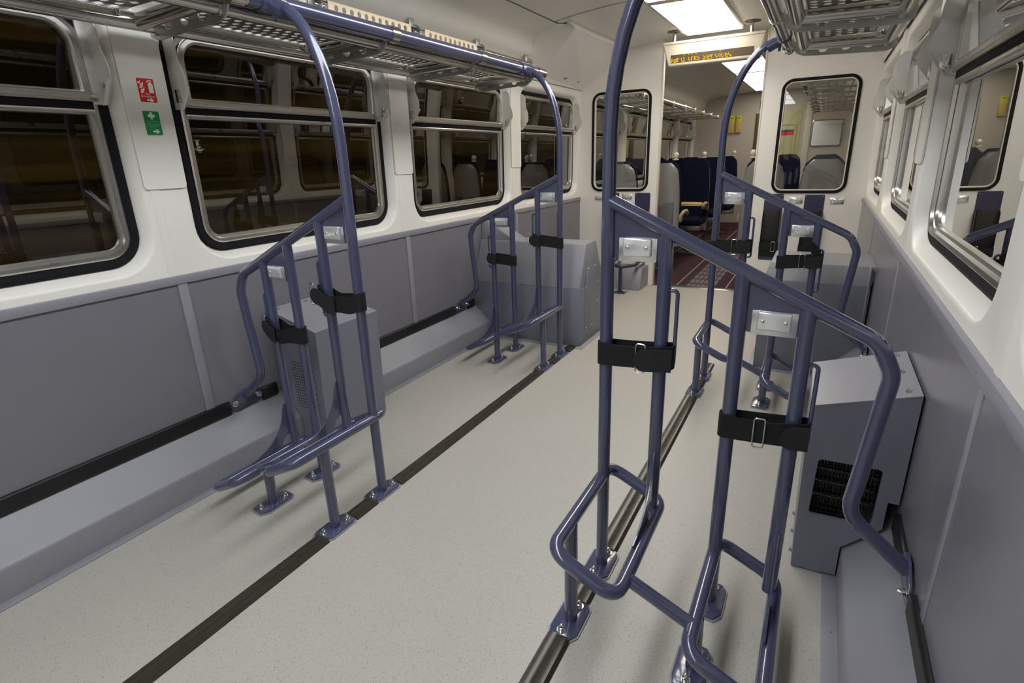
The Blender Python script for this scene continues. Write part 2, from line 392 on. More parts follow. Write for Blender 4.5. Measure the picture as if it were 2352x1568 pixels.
# wainscot, joint strips, cap rail, duct
PILL = [1.285, 2.735, 4.185]
for s, nm in ((-1, 'left'), (1, 'right')):
    def b(mb, u0, u1, ya, yb, z0, z1, bev=0.0):
        return mb.box((XC+s*u0, ya, z0), (XC+s*u1, yb, z1), bev)
    trim(b(MB(), 1.288, 1.300, Y0, PART, 0.10, 0.858), 'grey')                     # laminate sheet
    mb = b(MB(), 1.279, 1.299, Y0, PART, 0.858, 0.893, 0.004)
    for k in range(12): mb.lathe((XC+s*1.279, -0.9+0.55*k, 0.876), [(0.0065, 0), (0.004, -s*0.0015)], 'x', 10)
    trim(mb, 'grey2')
    for y in [-0.165]+[p-0.025 for p in PILL]:
        trim(b(MB(), 1.282 if s < 0 else 1.2855, 1.289, y-(0.02 if s < 0 else 0.012), y+0.02, 0.20, 0.858, 0.002), 'grey2')
    # sloped duct along the wall with a flange on the floor
    pf = [(1.30, 0.0), (1.165, 0.0), (1.165, 0.104), (1.1665, 0.110), (1.171, 0.116), (1.178, 0.121), (1.288, 0.232), (1.30, 0.232)]
    mb = MB().prism([(XC+s*u, Y0, z) for u, z in pf], (0, 1, 0), (3.46 if s < 0 else 3.54)-Y0)
    trim(mb, 'duct')
    mb = b(MB(), 1.125, 1.166, Y0, 3.44, 0.0, 0.004, 0.001)
    for k in range(19):
        mb.lathe((XC+s*1.145, -1.4+0.26*k, 0.004), [(0.007, 0), (0.005, 0.003)], 'z', 10)
        mb.lathe((XC+s*1.165, -1.3+0.26*k, 0.03), [(0.005, 0), (0.004, -s*0.002)], 'x', 8)
    trim(mb, 'duct')
    # white joint strip under each pillar cover and the screwed cover itself
    for k, y in enumerate(PILL+[-0.165]):
        mb = MB()
        mb.add([W(s, y-0.045+dy, z, d) for (z) in (0.893, 1.24) for dy, d in ((-0.018, 0), (-0.016, -0.003), (0.016, -0.003), (0.018, 0))], [[0, 1, 5, 4], [1, 2, 6, 5], [2, 3, 7, 6]])
        trim(mb, 'white')
        mb = MB(); hw = 0.083
        ol = rrect(y-hw, y+hw, 1.232, 1.93, 0.015, 4)
        lo = [[W(s, yy, z, 0) for yy, z in ol], [W(s, yy, z, -0.006) for yy, z in ol], [W(s, y+(yy-y)*0.985, 1.55+(z-1.55)*0.997, -0.0075) for yy, z in ol]]
        n = len(ol); mb.add([p for l in lo for p in l], ringfaces(n, 3)+[[2*n+i for i in range(n)]])
        for yy, z in ((-0.055, 1.26), (0.055, 1.26), (-0.055, 1.53), (0.055, 1.53)):
            q = W(s, y+yy, z, -0.0075); mb.lathe(q, [(0.004, 0), (0.003, -s*0.001)], 'x', 8)
        trim(mb, 'white')
# angled locker panels over the last windows, with a smooth end piece on the cove
for s in (-1, 1):
    A, B, Cc, D = (0.78, 4.22, 2.205), (1.235, 4.60, 1.965), (1.272, PART, 1.93), (0.82, PART, 2.238)
    P = [Vector((XC+s*u, y, z)) for u, y, z in (A, B, Cc, D)]
    up = [Vector((XC+s*u, y, z)) for u, y, z in ((0.83, 4.22, 2.262), (1.29, 4.6, 2.04), (1.31, PART, 2.0), (0.80, PART, 2.27))]
    trim(MB().add(P+up, [[0, 1, 2, 3], [4, 5, 1, 0], [5, 6, 2, 1], [6, 7, 3, 2], [7, 4, 0, 3], [7, 6, 5, 4]], False), 'ceil')
    # end piece: from the cove curve to the leading edge of the locker panel
    cv = [(1.215, 2.0), (1.15, 2.055), (1.125, 2.10), (1.12, 2.15), (1.085, 2.195), (1.0, 2.225), (0.91, 2.247)]
    vs = []; m = len(cv)
    for i, (u, z) in enumerate(cv):
        t = i/(m-1); e = P[1].lerp(P[0], t); a = Vector((XC+s*(u-0.004), 4.20, z-0.002)); mid = a.lerp(e, 0.4)+Vector((0, 0.03, 0.012))
        vs += [a, mid, e]
    trim(MB().add(vs, [f for i in range(m-1) for f in ([3*i, 3*i+1, 3*i+4, 3*i+3], [3*i+1, 3*i+2, 3*i+5, 3*i+4])]), 'white')
    mb = MB()
    for u, y in ((1.20, 5.0), (1.205, 5.3)):
        p = Vector((XC+s*u, y, 1.978)); mb.lathe(p, [(0.022, 0), (0.022, -0.004), (0.012, -0.006)], 'z', 12)
    trim(mb, 'shell2')

# windows ------------------------------------------------------------
def make_window(s, yc):
    r = bpy.data.objects.new('window', None); COL.objects.link(r); r.location = W(s, yc, 0.915); r.empty_display_size = 0.05
    n = len(wloop(s, yc, 0, 0))
    def ring(name, m, prof, **k):
        mb = MB(); L = [wloop(s, yc, e, d, **k) for e, d in prof]; mb.add([p for l in L for p in l], ringfaces(n, len(L))); return mb.build(name, m, r, 30)
    ring('window_seal', 'seal', ((0.036, 0.062), (0.038, 0.050), (0.050, 0.044), (0.072, 0.047), (0.078, 0.064)))
    ring('window_frame', 'alu', ((0.072, 0.066), (0.074, 0.044), (0.080, 0.039), (0.092, 0.041), (0.096, 0.052), (0.106, 0.054), (0.110, 0.07)))
    def pane(name, z0, z1, hw, rr, dep, tilt=0.0):
        ol = rrect(-hw, hw, z0, z1, rr); mb = MB(); mb.add([W(s, yc+y, z, dep-tilt*(z-z0)) for y, z in ol], [list(range(len(ol)))]); return mb.build(name, 'glass', r)
    pane('lower_pane', 1.008, 1.512, 0.556, 0.06, 0.064)
    pane('hopper_pane', 1.555, 1.785, 0.535, 0.06, 0.060, 0.085)      # the vent leans in a little at the top
    ring('hopper_frame', 'alu', ((0.0, 0.066), (0.001, 0.030), (0.005, 0.026), (0.020, 0.026), (0.023, 0.030), (0.028, 0.032), (0.033, 0.062)), z0=1.545, z1=1.805, hw=0.555, r=0.095, sq=True)
    rl = MB().box(W(s, yc-0.56, 1.512, 0.038), W(s, yc+0.56, 1.546, 0.066), 0.003).build('mid_rail', 'seal', r)
    MB().box(W(s, yc-0.575, 1.538, 0.028), W(s, yc+0.575, 1.562, 0.055), 0.004).build('rail_trim', 'alu', rl)
    MB().box(W(s, yc-0.56, 1.496, 0.036), W(s, yc+0.56, 1.514, 0.062), 0.004).build('rail_trim', 'alu', rl)
    for e in (-1, 1):
        y = yc+e*0.592
        pl = [(1.335, 1.80), (1.285, 1.803), (1.264, 1.785), (1.258, 1.75), (1.257, 1.70), (1.244, 1.672), (1.235, 1.64), (1.237, 1.605), (1.255, 1.58), (1.298, 1.528), (1.335, 1.528)]
        mb = MB().prism([(XC+s*u, y-0.002, z) for u, z in pl], (0, 1, 0), 0.004)
        # folded lip along the window side and along the lower edge
        mb.box((XC+s*1.322, y, 1.53), (XC+s*1.335, y-e*0.03, 1.80), 0.002)
        mb.prism([(XC+s*1.237, y, 1.605), (XC+s*1.255, y, 1.58), (XC+s*1.298, y, 1.528), (XC+s*1.301, y, 1.531), (XC+s*1.258, y, 1.583), (XC+s*1.240, y, 1.607)], (0, -e, 0), 0.014)
        sh = mb.build('draught_shield', 'shield', r)
        mb = MB()
        mb.box((XC+s*1.276, y-0.0035, 1.552), (XC+s*1.312, y+0.0035, 1.60), 0.001)
        for z in (1.562, 1.586): mb.lathe((XC+s*1.290, y, z), [(0.005, -0.007), (0.005, 0.007)], 'y', 8)
        mb.build('hinge_plate', 'chrome', sh)
    return r
def copy_tree(o, parent=None):
    c = o.copy(); COL.objects.link(c)
    if parent is not None: c.parent = parent
    for ch in list(o.children): copy_tree(ch, c)
    return c
nwin = 0; wins = {}
for s in (-1, 1):
    proto = make_window(s, CELLS[1])
    for k, yc in enumerate(CELLS[1:]):
        o = proto if k == 0 else copy_tree(proto)
        o.location.y = yc; nwin += 1; o.name = 'window_%d' % nwin; o['kind'] = 'structure'; wins[(s, k)] = o
# small etched maker's marks on the second left pane
mb = MB()
for y, z, w, h in ((1.490, 1.417, 0.024, 0.0025), (1.490, 1.404, 0.011, 0.016), (1.493, 1.390, 0.018, 0.003), (1.4915, 1.3865, 0.008, 0.003), (1.493, 1.3815, 0.041, 0.0025), (1.494, 1.3755, 0.024, 0.0025), (1.494, 1.3695, 0.012, 0.0025)):
    mb.box(W(-1, y-w/2, z-h/2, 0.0625), W(-1, y+w/2, z+h/2, 0.0635))
mb.build('etched_mark', 'etch', wins[(-1, 1)])

# partition ------------------------------------------------------------
DL, DR = -1.44, -0.55
def partition():
    mb = MB(); y0, y1 = PART, PART+0.045
    for xw, xd, win in ((XC-1.30, DL, (-2.122, -1.532, 0.955, 1.893, 0.085)), (XC+1.30, DR, (-0.402, 0.178, 0.935, 1.865, 0.085))):
        lo, hi = min(xw, xd), max(xw, xd)
        h = rrect(*win[:4], win[4]); o = rrect(lo, hi, 0.0, 1.93, 0.0004); n = len(h)
        cx, cz = (win[0]+win[1])/2, (win[2]+win[3])/2
        L = [[(x, y0, z) for x, z in o], [(x, y0, z) for x, z in h], [(x, y1, z) for x, z in h], [(x, y1, z) for x, z in o], [(x, y0, z) for x, z in o]]
        mb.add([p for l in L for p in l], ringfaces(n, 5), True)
        us = [lo+(hi-lo)*i/14 for i in range(15)]
        for y in (y0, y1):
            mb.add([(x, y, 1.93) for x in us]+[(x, y, max(1.93, zc(x-XC)+0.01)) for x in us], [[i, i+1, 15+i+1, 15+i] for i in range(14)])
        mb.add([(xd, y0, 1.93), (xd, y1, 1.93), (xd, y1, 2.32), (xd, y0, 2.32)], [[0, 1, 2, 3]])
    struct(mb.build('wall_partition', 'white', angle=30, recalc=False))
    for win in ((-2.122, -1.532, 0.955, 1.893, 0.085), (-0.402, 0.178, 0.935, 1.865, 0.085)):
        global nwin
        nwin += 1
        r = bpy.data.objects.new('window_%d' % nwin, None); COL.objects.link(r); r.location = ((win[0]+win[1])/2, PART, win[2]); r['kind'] = 'structure'
        def lp(e, y): return [(x, y, z) for x, z in rrect(win[0]+e, win[1]-e, win[2]+e, win[3]-e, max(0.02, win[4]-e))]
        def ring(nm, m, prof):
            L = [lp(e, y) for e, y in prof]; n = len(L[0]); MB().add([p for l in L for p in l], ringfaces(n, len(L))).build(nm, m, r)
        ring('window_seal', 'seal', ((-0.004, PART+0.002), (-0.004, PART-0.010), (0.010, PART-0.014), (0.020, PART-0.010), (0.022, PART+0.02)))
        ring('glazing_bead', 'cream', ((0.018, PART+0.02), (0.020, PART-0.008), (0.028, PART-0.008), (0.030, PART+0.02)))
        l = lp(0.02, PART+0.012); MB().add(l, [list(range(len(l)))]).build('pane', 'pglass', r)
    # aluminium door posts and threshold
    for x, d in ((DL, 1), (DR, -1)):
        trim(MB().box((x-0.002*d, PART-0.004, 0.0), (x+0.012*d, PART+0.05, zc(x-XC)-0.005), 0.002), 'cream')
    trim(MB().box((DL, PART-0.02, 0.0), (DR, PART+0.06, 0.006), 0.002), 'alu')
partition()
for x, ya in ((-0.55, 3.48), (-1.335, 3.93)):      # fine joints in the vinyl
    trim(MB().box((x-0.0015, ya, 0.0), (x+0.0015, PART-0.02, 0.0008)), 'tan')
# end walls
def endwall(nm, y, m):
    us = [-1.34+2.68*i/30 for i in range(31)]
    mb = MB().add([(XC+u, yy, z) for yy in (y, y+0.04) for u in us for z in (0.0, max(1.93, zc(u)+0.02))],
        [f for o in (0, 62) for i in range(30) for f in ([[o+2*i, o+2*i+2, o+2*i+3, o+2*i+1]])])
    struct(mb.build(nm, m, recalc=False))
endwall('wall_end', Y1-0.04, 'endwall'); endwall('wall_back', Y0, 'white')

# ceiling light panels ------------------------------------------------------
def light_panel(y, ln, m, label, group=None):
    t = thing('ceiling_light', label, 'ceiling light', (XC, y+ln/2, 2.283), group)
    x0, x1 = XC-0.235, XC+0.215; f = 0.02; z0, z1 = 2.280, 2.301
    mb = MB()
    mb.box((x0-f, y, z0-0.002), (x0, y+ln, z1), 0.003).box((x1, y, z0-0.002), (x1+f, y+ln, z1), 0.003)
    mb.box((x0, y, z0-0.002), (x1, y+f, z1), 0.003).box((x0, y+ln-f, z0-0.002), (x1, y+ln, z1), 0.003)
    mb.build('frame', 'cream', t)
    MB().box((x0, y+f, z0), (x1, y+ln-f, z0+0.012)).build('diffuser', m, t)
    return t
light_panel(4.25, 1.25, 'lampM', 'white ceiling light panel ending above the dot matrix sign')
light_panel(2.95, 1.25, 'lampM', 'white ceiling light panel nearer than the one above the sign, mostly out of view')
for y in (1.65, 0.35, -0.95, -2.25, -3.55):  # rearmost two added behind the camera to brighten faces turned towards it
    light_panel(y, 1.25, 'lampN', 'unseen ceiling light panel above or behind the view', 'near ceiling light panels')
for y, l in ((5.85, 'saloon ceiling light panel just beyond the doorway'), (7.15, 'second saloon ceiling light panel from the doorway'), (8.45, 'third saloon ceiling light panel from the doorway'), (9.75, 'saloon ceiling light panel farthest from the doorway, by the green exit sign')):
    light_panel(y, 1.27, 'lampF', l, 'saloon ceiling light panels')

# ================================================================== BIKE RACKS
TR = 0.0190      # tube radius
def bolt(mb, c, n=(0, 0, 1), s=1.0):
    """washer, nut and domed cap on a stud"""
    ax = 'z' if abs(n[2]) > 0.5 else 'x'; q = n[2] if ax == 'z' else n[0]
    mb.lathe(c, [(0.0145*s, 0), (0.0145*s, q*0.002), (0.0095*s, q*0.002), (0.0095*s, q*0.010), (0.0065*s, q*0.011), (0.0062*s, q*0.017), (0.004*s, q*0.021), (0.001, q*0.022)], ax, 10)
def foot(t, x, y):
    pl = [(-0.036, -0.072), (0.022, -0.078), (0.040, -0.050), (0.040, 0.052), (0.026, 0.072), (-0.024, 0.078), (-0.042, 0.048), (-0.042, -0.048)]
    f = MB().prism([(x+a, y+b, 0.0045) for a, b in pl], (0, 0, 1), 0.0065, 0.0015).build('foot_plate', 'blue', t)
    for d in (-1, 1):
        mb = MB(); bolt(mb, (x+d*0.006, y+d*0.052, 0.011)); mb.build('bolt', 'chrome', f)
    # bead of sealant round the plate
    MB().prism([(x+a*1.12, y+b*1.07, 0.0) for a, b in pl], (0, 0, 1), 0.0045).build('gasket', 'grey2', f)
def bike_rack(s, YR, label):
    t = thing('bike_rack', label, 'bike rack', (XC+s*0.78, YR, 0.0), 'bike racks along the two sides')
    X = lambda u: XC+s*u
    P = lambda u, z, y=0.0: (X(u), YR+y, z)
    # hooped main pole, from the floor up to the luggage rack rail
    arch = [(0.480, 0.011), (0.478, 0.6), (0.474, 1.36)]
    for i in range(1, 11):
        a = PI/2*i/10; arch.append((0.474+0.235*(1-math.cos(a))**0.95, 1.36+0.448*math.sin(a)**0.93))
    arch[-1] = (0.70, 1.806)
    MB().tube([P(u, z) for u, z in arch], TR, n=18).build('pole', 'blue', t)
    # clamp where the pole meets the rail
    mb = MB().tube([(X(0.719), YR-0.045, 1.818), (X(0.719), YR+0.045, 1.818)], 0.0350, n=18)
    mb.tube([P(0.645, 1.779), P(0.70, 1.806)], 0.0245, n=16)
    mb.lathe((X(0.700), YR, 1.775), [(0.007, 0.02), (0.007, -0.012), (0.004, -0.017)], 'z', 8)
    mb.build('clamp', 'blue', t)
    # sloping top rail bending down to the wall
    bar = [P(0.480, 1.186), P(1.090, 0.894), P(1.172, 0.80), P(1.132, 0.42), P(1.205, 0.345), P(1.274, 0.302)]
    bar = [P(0.480, 1.186), P(1.128, 0.876), P(1.166, 0.80), P(1.130, 0.415), P(1.276, 0.292)]
    MB().tube(bar, TR, fil=0.085, n=16).build('top_rail', 'blue', t)
    # wall plate with two bolts
    wp = MB().prism([(X(1.274), YR+y, z) for y, z in ((-0.085, 0.262), (-0.06, 0.30), (-0.012, 0.325), (0.03, 0.325), (0.075, 0.30), (0.085, 0.27), (0.06, 0.245), (-0.06, 0.235))], (s, 0, 0), 0.006, 0.001).build('wall_plate', 'blue', t)
    for y in (-0.062, 0.062):
        mb = MB(); bolt(mb, (X(1.274), YR+y, 0.272), (-s, 0, 0)); mb.build('bolt', 'chrome', wp)
    zbar = lambda u: 1.186-(u-0.48)*0.478
    for k, (ui, uo, dz) in enumerate(((0.478, 0.634, 0.0), (0.826, 0.980, -0.14))):
        if k == 1: MB().tube([P(ui, 0.011), P(ui, zbar(ui)-0.005)], TR, n=16).build('upright', 'blue', t)
        zp = lambda u: 0.345-0.478*(u-0.478)        # the hoops lie in one plane that falls towards the wall
        MB().tube([P(uo, zp(uo)+0.002), P(uo, zbar(uo)-0.005)], TR, n=16).build('upright', 'blue', t)
        # wheel hoop: a rounded tube loop sloping to the front
        a, b_ = ui-0.002, uo+0.016
        lp = [P(a, zp(a), 0.064), P(b_, zp(b_), 0.064), P(b_, zp(b_), -0.388), P(a, zp(a), -0.388)]
        zr = lambda y: zp(uo+0.010)
        MB().tube(lp, TR, fil=0.052, n=16, closed=True).build('wheel_hoop', 'blue', t)
        MB().tube([P(ui+0.002, 0.011, -0.262), P(ui+0.0, zp(ui)-0.004, -0.262)], TR, n=16).build('front_leg', 'blue', t)
        foot(t, X(ui), YR); foot(t, X(ui), YR-0.262)
        # curved fin welded between hoop and outer upright
        fx = uo+0.006
        zt, zb = zr(0)+0.215, zr(-0.215)+TR*0.7
        pts = [(-0.012, zr(0)+0.10), (-0.012, zt), (-0.030, zt-0.004)]
        for i in range(1, 9):
            q = i/8; pts.append((-0.036-0.179*q**1.9, zt-0.012-(zt-0.012-zb-0.012)*(1-(1-q)**1.55)))
        pts += [(-0.215, zr(-0.215)+TR*0.7)]
        pts += [(-0.085, zr(-0.085)+TR*0.7)]
        for i in range(0, 5):
            q = PI/2*i/4; pts.append((-0.012-0.055*math.cos(q), zr(0)+TR*0.7+0.055*math.sin(q)))
        MB().prism([(X(fx)-0.0025, YR+y, z) for y, z in pts], (1, 0, 0), 0.005, 0.0008, 1).build('fin', 'blue', t)
        # gusset sheet and its number plate block
        g = MB().prism([(X(u), YR-0.002, z) for u, z in ((ui+0.010, zbar(ui+0.01)-0.008), (uo-0.010, zbar(uo-0.01)-0.008), (uo-0.010, zbar(uo)-0.080), (ui+0.022, zbar(uo)-0.080), (ui+0.010, zbar(uo)-0.068))], (0, 1, 0), 0.004, 0.0005, 1).build('gusset', 'blue', t)
        u0, u1, z0 = ui+0.030, ui+0.133, zbar(uo)-0.083
        z1 = z0+0.062
        bl = MB().box((X(u0), YR-0.006, z0), (X(u1), YR-0.002, z1), 0.001).build('light_plate', 'bright', t)
        MB().box((X(u0+0.013), YR-0.016, z0+0.014), (X(u1-0.013), YR-0.005, z1+0.0005), 0.005, 3).build('cover_block', 'lens', bl)
        for uu in (u0+0.026, u1-0.026): MB().lathe((X(uu), YR-0.016, z0+0.038), [(0.0045, 0.001), (0.0045, -0.002), (0.003, -0.003)], 'y', 10).build('screw', 'chrome', bl)
        # rod loop for the strap on the outer upright
        zh = (0.957, 0.745) if k == 0 else (0.80, 0.58)
        MB().tube([P(uo+0.010, zh[0]), P(uo+0.037, zh[0]), P(uo+0.037, zh[1]), P(uo+0.010, zh[1])], 0.0055, fil=0.016, n=10).build('strap_rod', 'blue', t)
    # tie bar between the two hoops
    MB().tube([P(0.650, 0.263, -0.305), P(0.824, 0.180, -0.30)], TR*0.93, n=14).build('tie_bar', 'blue', t)
    return t
YN, YF = 1.43, 3.245
bike_rack(1, YN, 'blue tubular bike rack nearest the camera on the right, pole rising past the sign')
bike_rack(-1, YN, 'blue tubular bike rack on the left in front of the box with a perforated side')
bike_rack(-1, YF, 'far blue bike rack on the left, beside the sloped grey step box')
bike_rack(1, YF, 'far blue bike rack on the right, its hoop ending below the steel luggage rail')

# webbing straps ------------------------------------------------------------
def strap(s, YR, ui, uo, zi, zo, label, buckle, flap, sag=0.0, tail=False):
    """band round an inner upright at ui and the rod at uo; zi, zo centre heights"""
    t = thing('strap', label, 'strap', (XC+s*(ui+uo)/2, YR, (zi+zo)/2-0.035), 'straps on the bike racks')
    X = lambda u: XC+s*u
    R = 0.0205; h = 0.034; path = []
    a, b_ = ui-0.002, uo+0.026
    def zmid(u): q = (u-a)/(b_-a); return zi+(zo-zi)*q - sag*math.sin(PI*min(1, max(0, q)))*0.25
    for i in range(9): an = PI/2+PI*i/8; path.append((a+R*math.cos(an), R*math.sin(an)))
    for i in range(1, 14): q = i/14; path.append((a+(b_-a)*q, -R-0.010*math.sin(PI*q)*(1 if sag == 0 else 1.4)))
    for i in range(9): an = -PI/2+PI*i/8; path.append((b_+R*0.55*math.cos(an), R*math.sin(an)))
    for i in range(1, 14): q = i/14; path.append((b_-(b_-a)*q, R+0.004*math.sin(PI*q)))
    n = len(path); vs = []
    for k, (u, y) in enumerate(path):
        p0 = path[k-1]; p1 = path[(k+1) % n]; d = Vector((p1[0]-p0[0], p1[1]-p0[1])).normalized(); nu, ny = d.y, -d.x
        z = zmid(u)+(0.004*math.sin(u*60) if sag else 0.0)
        q = (u-a)/(b_-a)
        hh = h*(1-0.10*math.sin(PI*min(1, max(0, q))))
        for o, zz in ((0, -hh), (0.0025, -hh), (0.0025, hh), (0, hh)): vs.append((X(u+nu*o), YR+y+ny*o, z+zz))
    fs = [[4*i+j, 4*i+(j+1) % 4, 4*((i+1) % n)+(j+1) % 4, 4*((i+1) % n)+j] for i in range(n) for j in range(4)]
    MB().add(vs, fs).build('band', 'strap', t)
    # rounded end flap lying over the front of the band
    f0, f1 = flap; fl = []
    m = 10
    for i in range(7): an = PI/2+PI*i/6; fl.append((f0+0.030*math.cos(an)*(1 if f0 < f1 else -1), 0.031*math.sin(an)))
    outl = fl+[(f1, -0.0325), (f1, 0.0325)]
    def yfr(u): q = min(1, max(0, (u-a)/(b_-a))); return -R-0.0045-0.010*math.sin(PI*q)*(1 if sag == 0 else 1.4)
    mb = MB(); us = [f0-0.030*(1 if f1 > f0 else -1)+(f1-f0+0.030*(1 if f1 > f0 else -1))*i/12 for i in range(13)]; vv = []
    sg = 1 if f1 > f0 else -1
    for u in us:
        e = abs(u-f0) if (f0-u)*sg > 0 else 0.0; hh = 0.032 if e == 0 else 0.032*math.sqrt(max(0.02, 1-(e/0.030)**2))
        for o, zz in ((0, -hh), (-0.003, -hh), (-0.003, hh), (0, hh)): vv.append((X(u), YR+yfr(u)+o-0.006, zmid(u)-0.004+zz))
    k = len(us); fs = [[4*i+j, 4*i+(j+1) % 4, 4*(i+1)+(j+1) % 4, 4*(i+1)+j] for i in range(k-1) for j in range(4)]+[[0, 1, 2, 3], [4*k-4+j for j in range(4)]]
    mb.add(vv, fs).build('flap', 'strap2', t)
    # wire buckle
    bu = buckle; by = yfr(bu)-0.002; bz = zmid(bu)
    MB().tube([(X(bu-0.013), YR+by, bz-0.041), (X(bu+0.013), YR+by, bz-0.041), (X(bu+0.013), YR+by, bz+0.041), (X(bu-0.013), YR+by, bz+0.041)], 0.0022, fil=0.007, n=8, closed=True).build('buckle', 'chrome', t)
    # riveted end of the webbing
    ru = uo+0.004; mb = MB(); mb.lathe((X(ru), YR+yfr(ru)-0.003, zmid(ru)+0.022), [(0.004, 0), (0.003, -0.002)], 'y', 8); mb.build('rivet', 'chrome', t)
    if tail:
        q = MB(); pts = []
        for i in range(9):
            w = i/8; c = Vector((X(uo+0.02-0.085*w), YR-0.022-0.012*math.sin(w*2.4), zmid(uo)+0.028+0.06*math.sin(w*1.9)))
            for zz in (-0.026, 0.026): pts.append(c+Vector((s*0.008 if zz > 0 else 0, 0, zz*(1-0.2*w)))); pts.append(c+Vector((s*0.008 if zz > 0 else 0, -0.003, zz*(1-0.2*w))))
        fs = []
        for i in range(8): a4 = 4*i; b4 = a4+4; fs += [[a4, a4+1, b4+1, b4], [a4+1, a4+3, b4+3, b4+1], [a4+3, a4+2, b4+2, b4+3], [a4+2, a4, b4, b4+2]]
        fs += [[0, 1, 3, 2], [32, 33, 35, 34]]
        q.add(pts, fs).build('loose_end', 'strap', t)
    return t
strap(1, YN, 0.478, 0.634, 0.760, 0.772, 'black webbing strap with rounded flap on the nearest right rack, round its main pole', 0.588, (0.600, 0.672))
strap(1, YN, 0.826, 0.980, 0.604, 0.616, 'black webbing strap on the nearest right rack, at the slot beside the heater box', 0.905, (0.985, 1.020), )
strap(-1, YN, 0.478, 0.634, 0.818, 0.832, 'twisted black strap around the main pole of the near left rack', 0.692, (0.668, 0.560), sag=0.08)
strap(-1, YN, 0.826, 0.980, 0.650, 0.672, 'sagging black strap on the near left rack, on its slot nearer the wall', 1.012, (0.990, 0.930), sag=0.08)
strap(-1, YF, 0.478, 0.634, 0.775, 0.790, 'black strap on the far left rack around its main pole, wire buckle sticking out', 0.694, (0.655, 0.60))
strap(-1, YF, 0.826, 0.980, 0.640, 0.652, 'black strap on the far left rack, lower one beside the wall', 1.00, (0.99, 0.94))
strap(1, YF, 0.478, 0.634, 0.795, 0.806, 'black strap on the far right rack around its main pole, in front of the doorway', 0.585, (0.612, 0.668))
strap(1, YF, 0.826, 0.980, 0.728, 0.745, 'black strap with a loose end turned up on the far right rack', 0.925, (0.965, 1.015), tail=True)

# rubber strips on the floor and buffer rails on the walls ---------------------
def floor_strip(x, ya, yb, label):
    pf = [(-0.035, 0.0), (-0.035, 0.003), (-0.026, 0.012), (-0.008, 0.0135), (0.0, 0.0105), (0.008, 0.0135), (0.026, 0.012), (0.035, 0.003), (0.035, 0.0)]
    tag(MB().prism([(x+a, ya, z+0.0005) for a, z in pf], (0, 1, 0), yb-ya).build('floor_strip', 'strip'), label, 'floor strip', 'rubber strips along the floor')
for s, side in ((-1, 'left'), (1, 'right')):
    x = XC+s*0.472
    if s < 0:
        L = ['long dark rubber strip on the floor in front of the near left rack', 'short dark rubber strip between the two aisle feet of the near left rack', 'long dark rubber strip on the floor between the two left racks', 'short dark rubber strip between the aisle feet of the far left rack', 'stub of dark rubber strip ending at the left grey step box']
    else:
        L = ['dark rubber strip running to the bottom edge under the nearest right rack', 'short dark rubber strip between the aisle feet of the nearest right rack', 'long dark rubber strip on the floor between the two right racks', 'short dark rubber strip between the aisle feet of the far right rack', 'stub of dark rubber strip just behind the far right rack']
    for (a, b_), l in zip(((-0.9, 1.098), (1.240, 1.358), (1.504, 2.91), (3.058, 3.170), (3.320, 3.44 if s < 0 else 3.47)), L): floor_strip(x, a, b_, l)
    R = [((-1.2, 1.345), 'long black rubber buffer rail along the %s wall before the near rack' % side), ((1.515, 1.60 if s < 0 else 1.69), 'short black buffer rail on the %s wall between near rack and metal box' % side),
         ((2.06 if s < 0 else 2.12, 3.16), 'black buffer rail on the %s wall from metal box to far rack' % side), ((3.33, 3.42 if s < 0 else 3.5), 'short black buffer rail end on the %s wall behind the far rack' % side)]
    for (a, b_), l in R:
        pf = [(1.288, 0.228), (1.277, 0.230), (1.273, 0.236), (1.273, 0.286), (1.277, 0.292), (1.288, 0.294)]
        tag(MB().prism([(XC+s*u, a, z) for u, z in pf], (0, 1, 0), b_-a, 0.002, 1).build('buffer_rail', 'rubber'), l, 'buffer rail', 'rubber buffer rails on the walls')

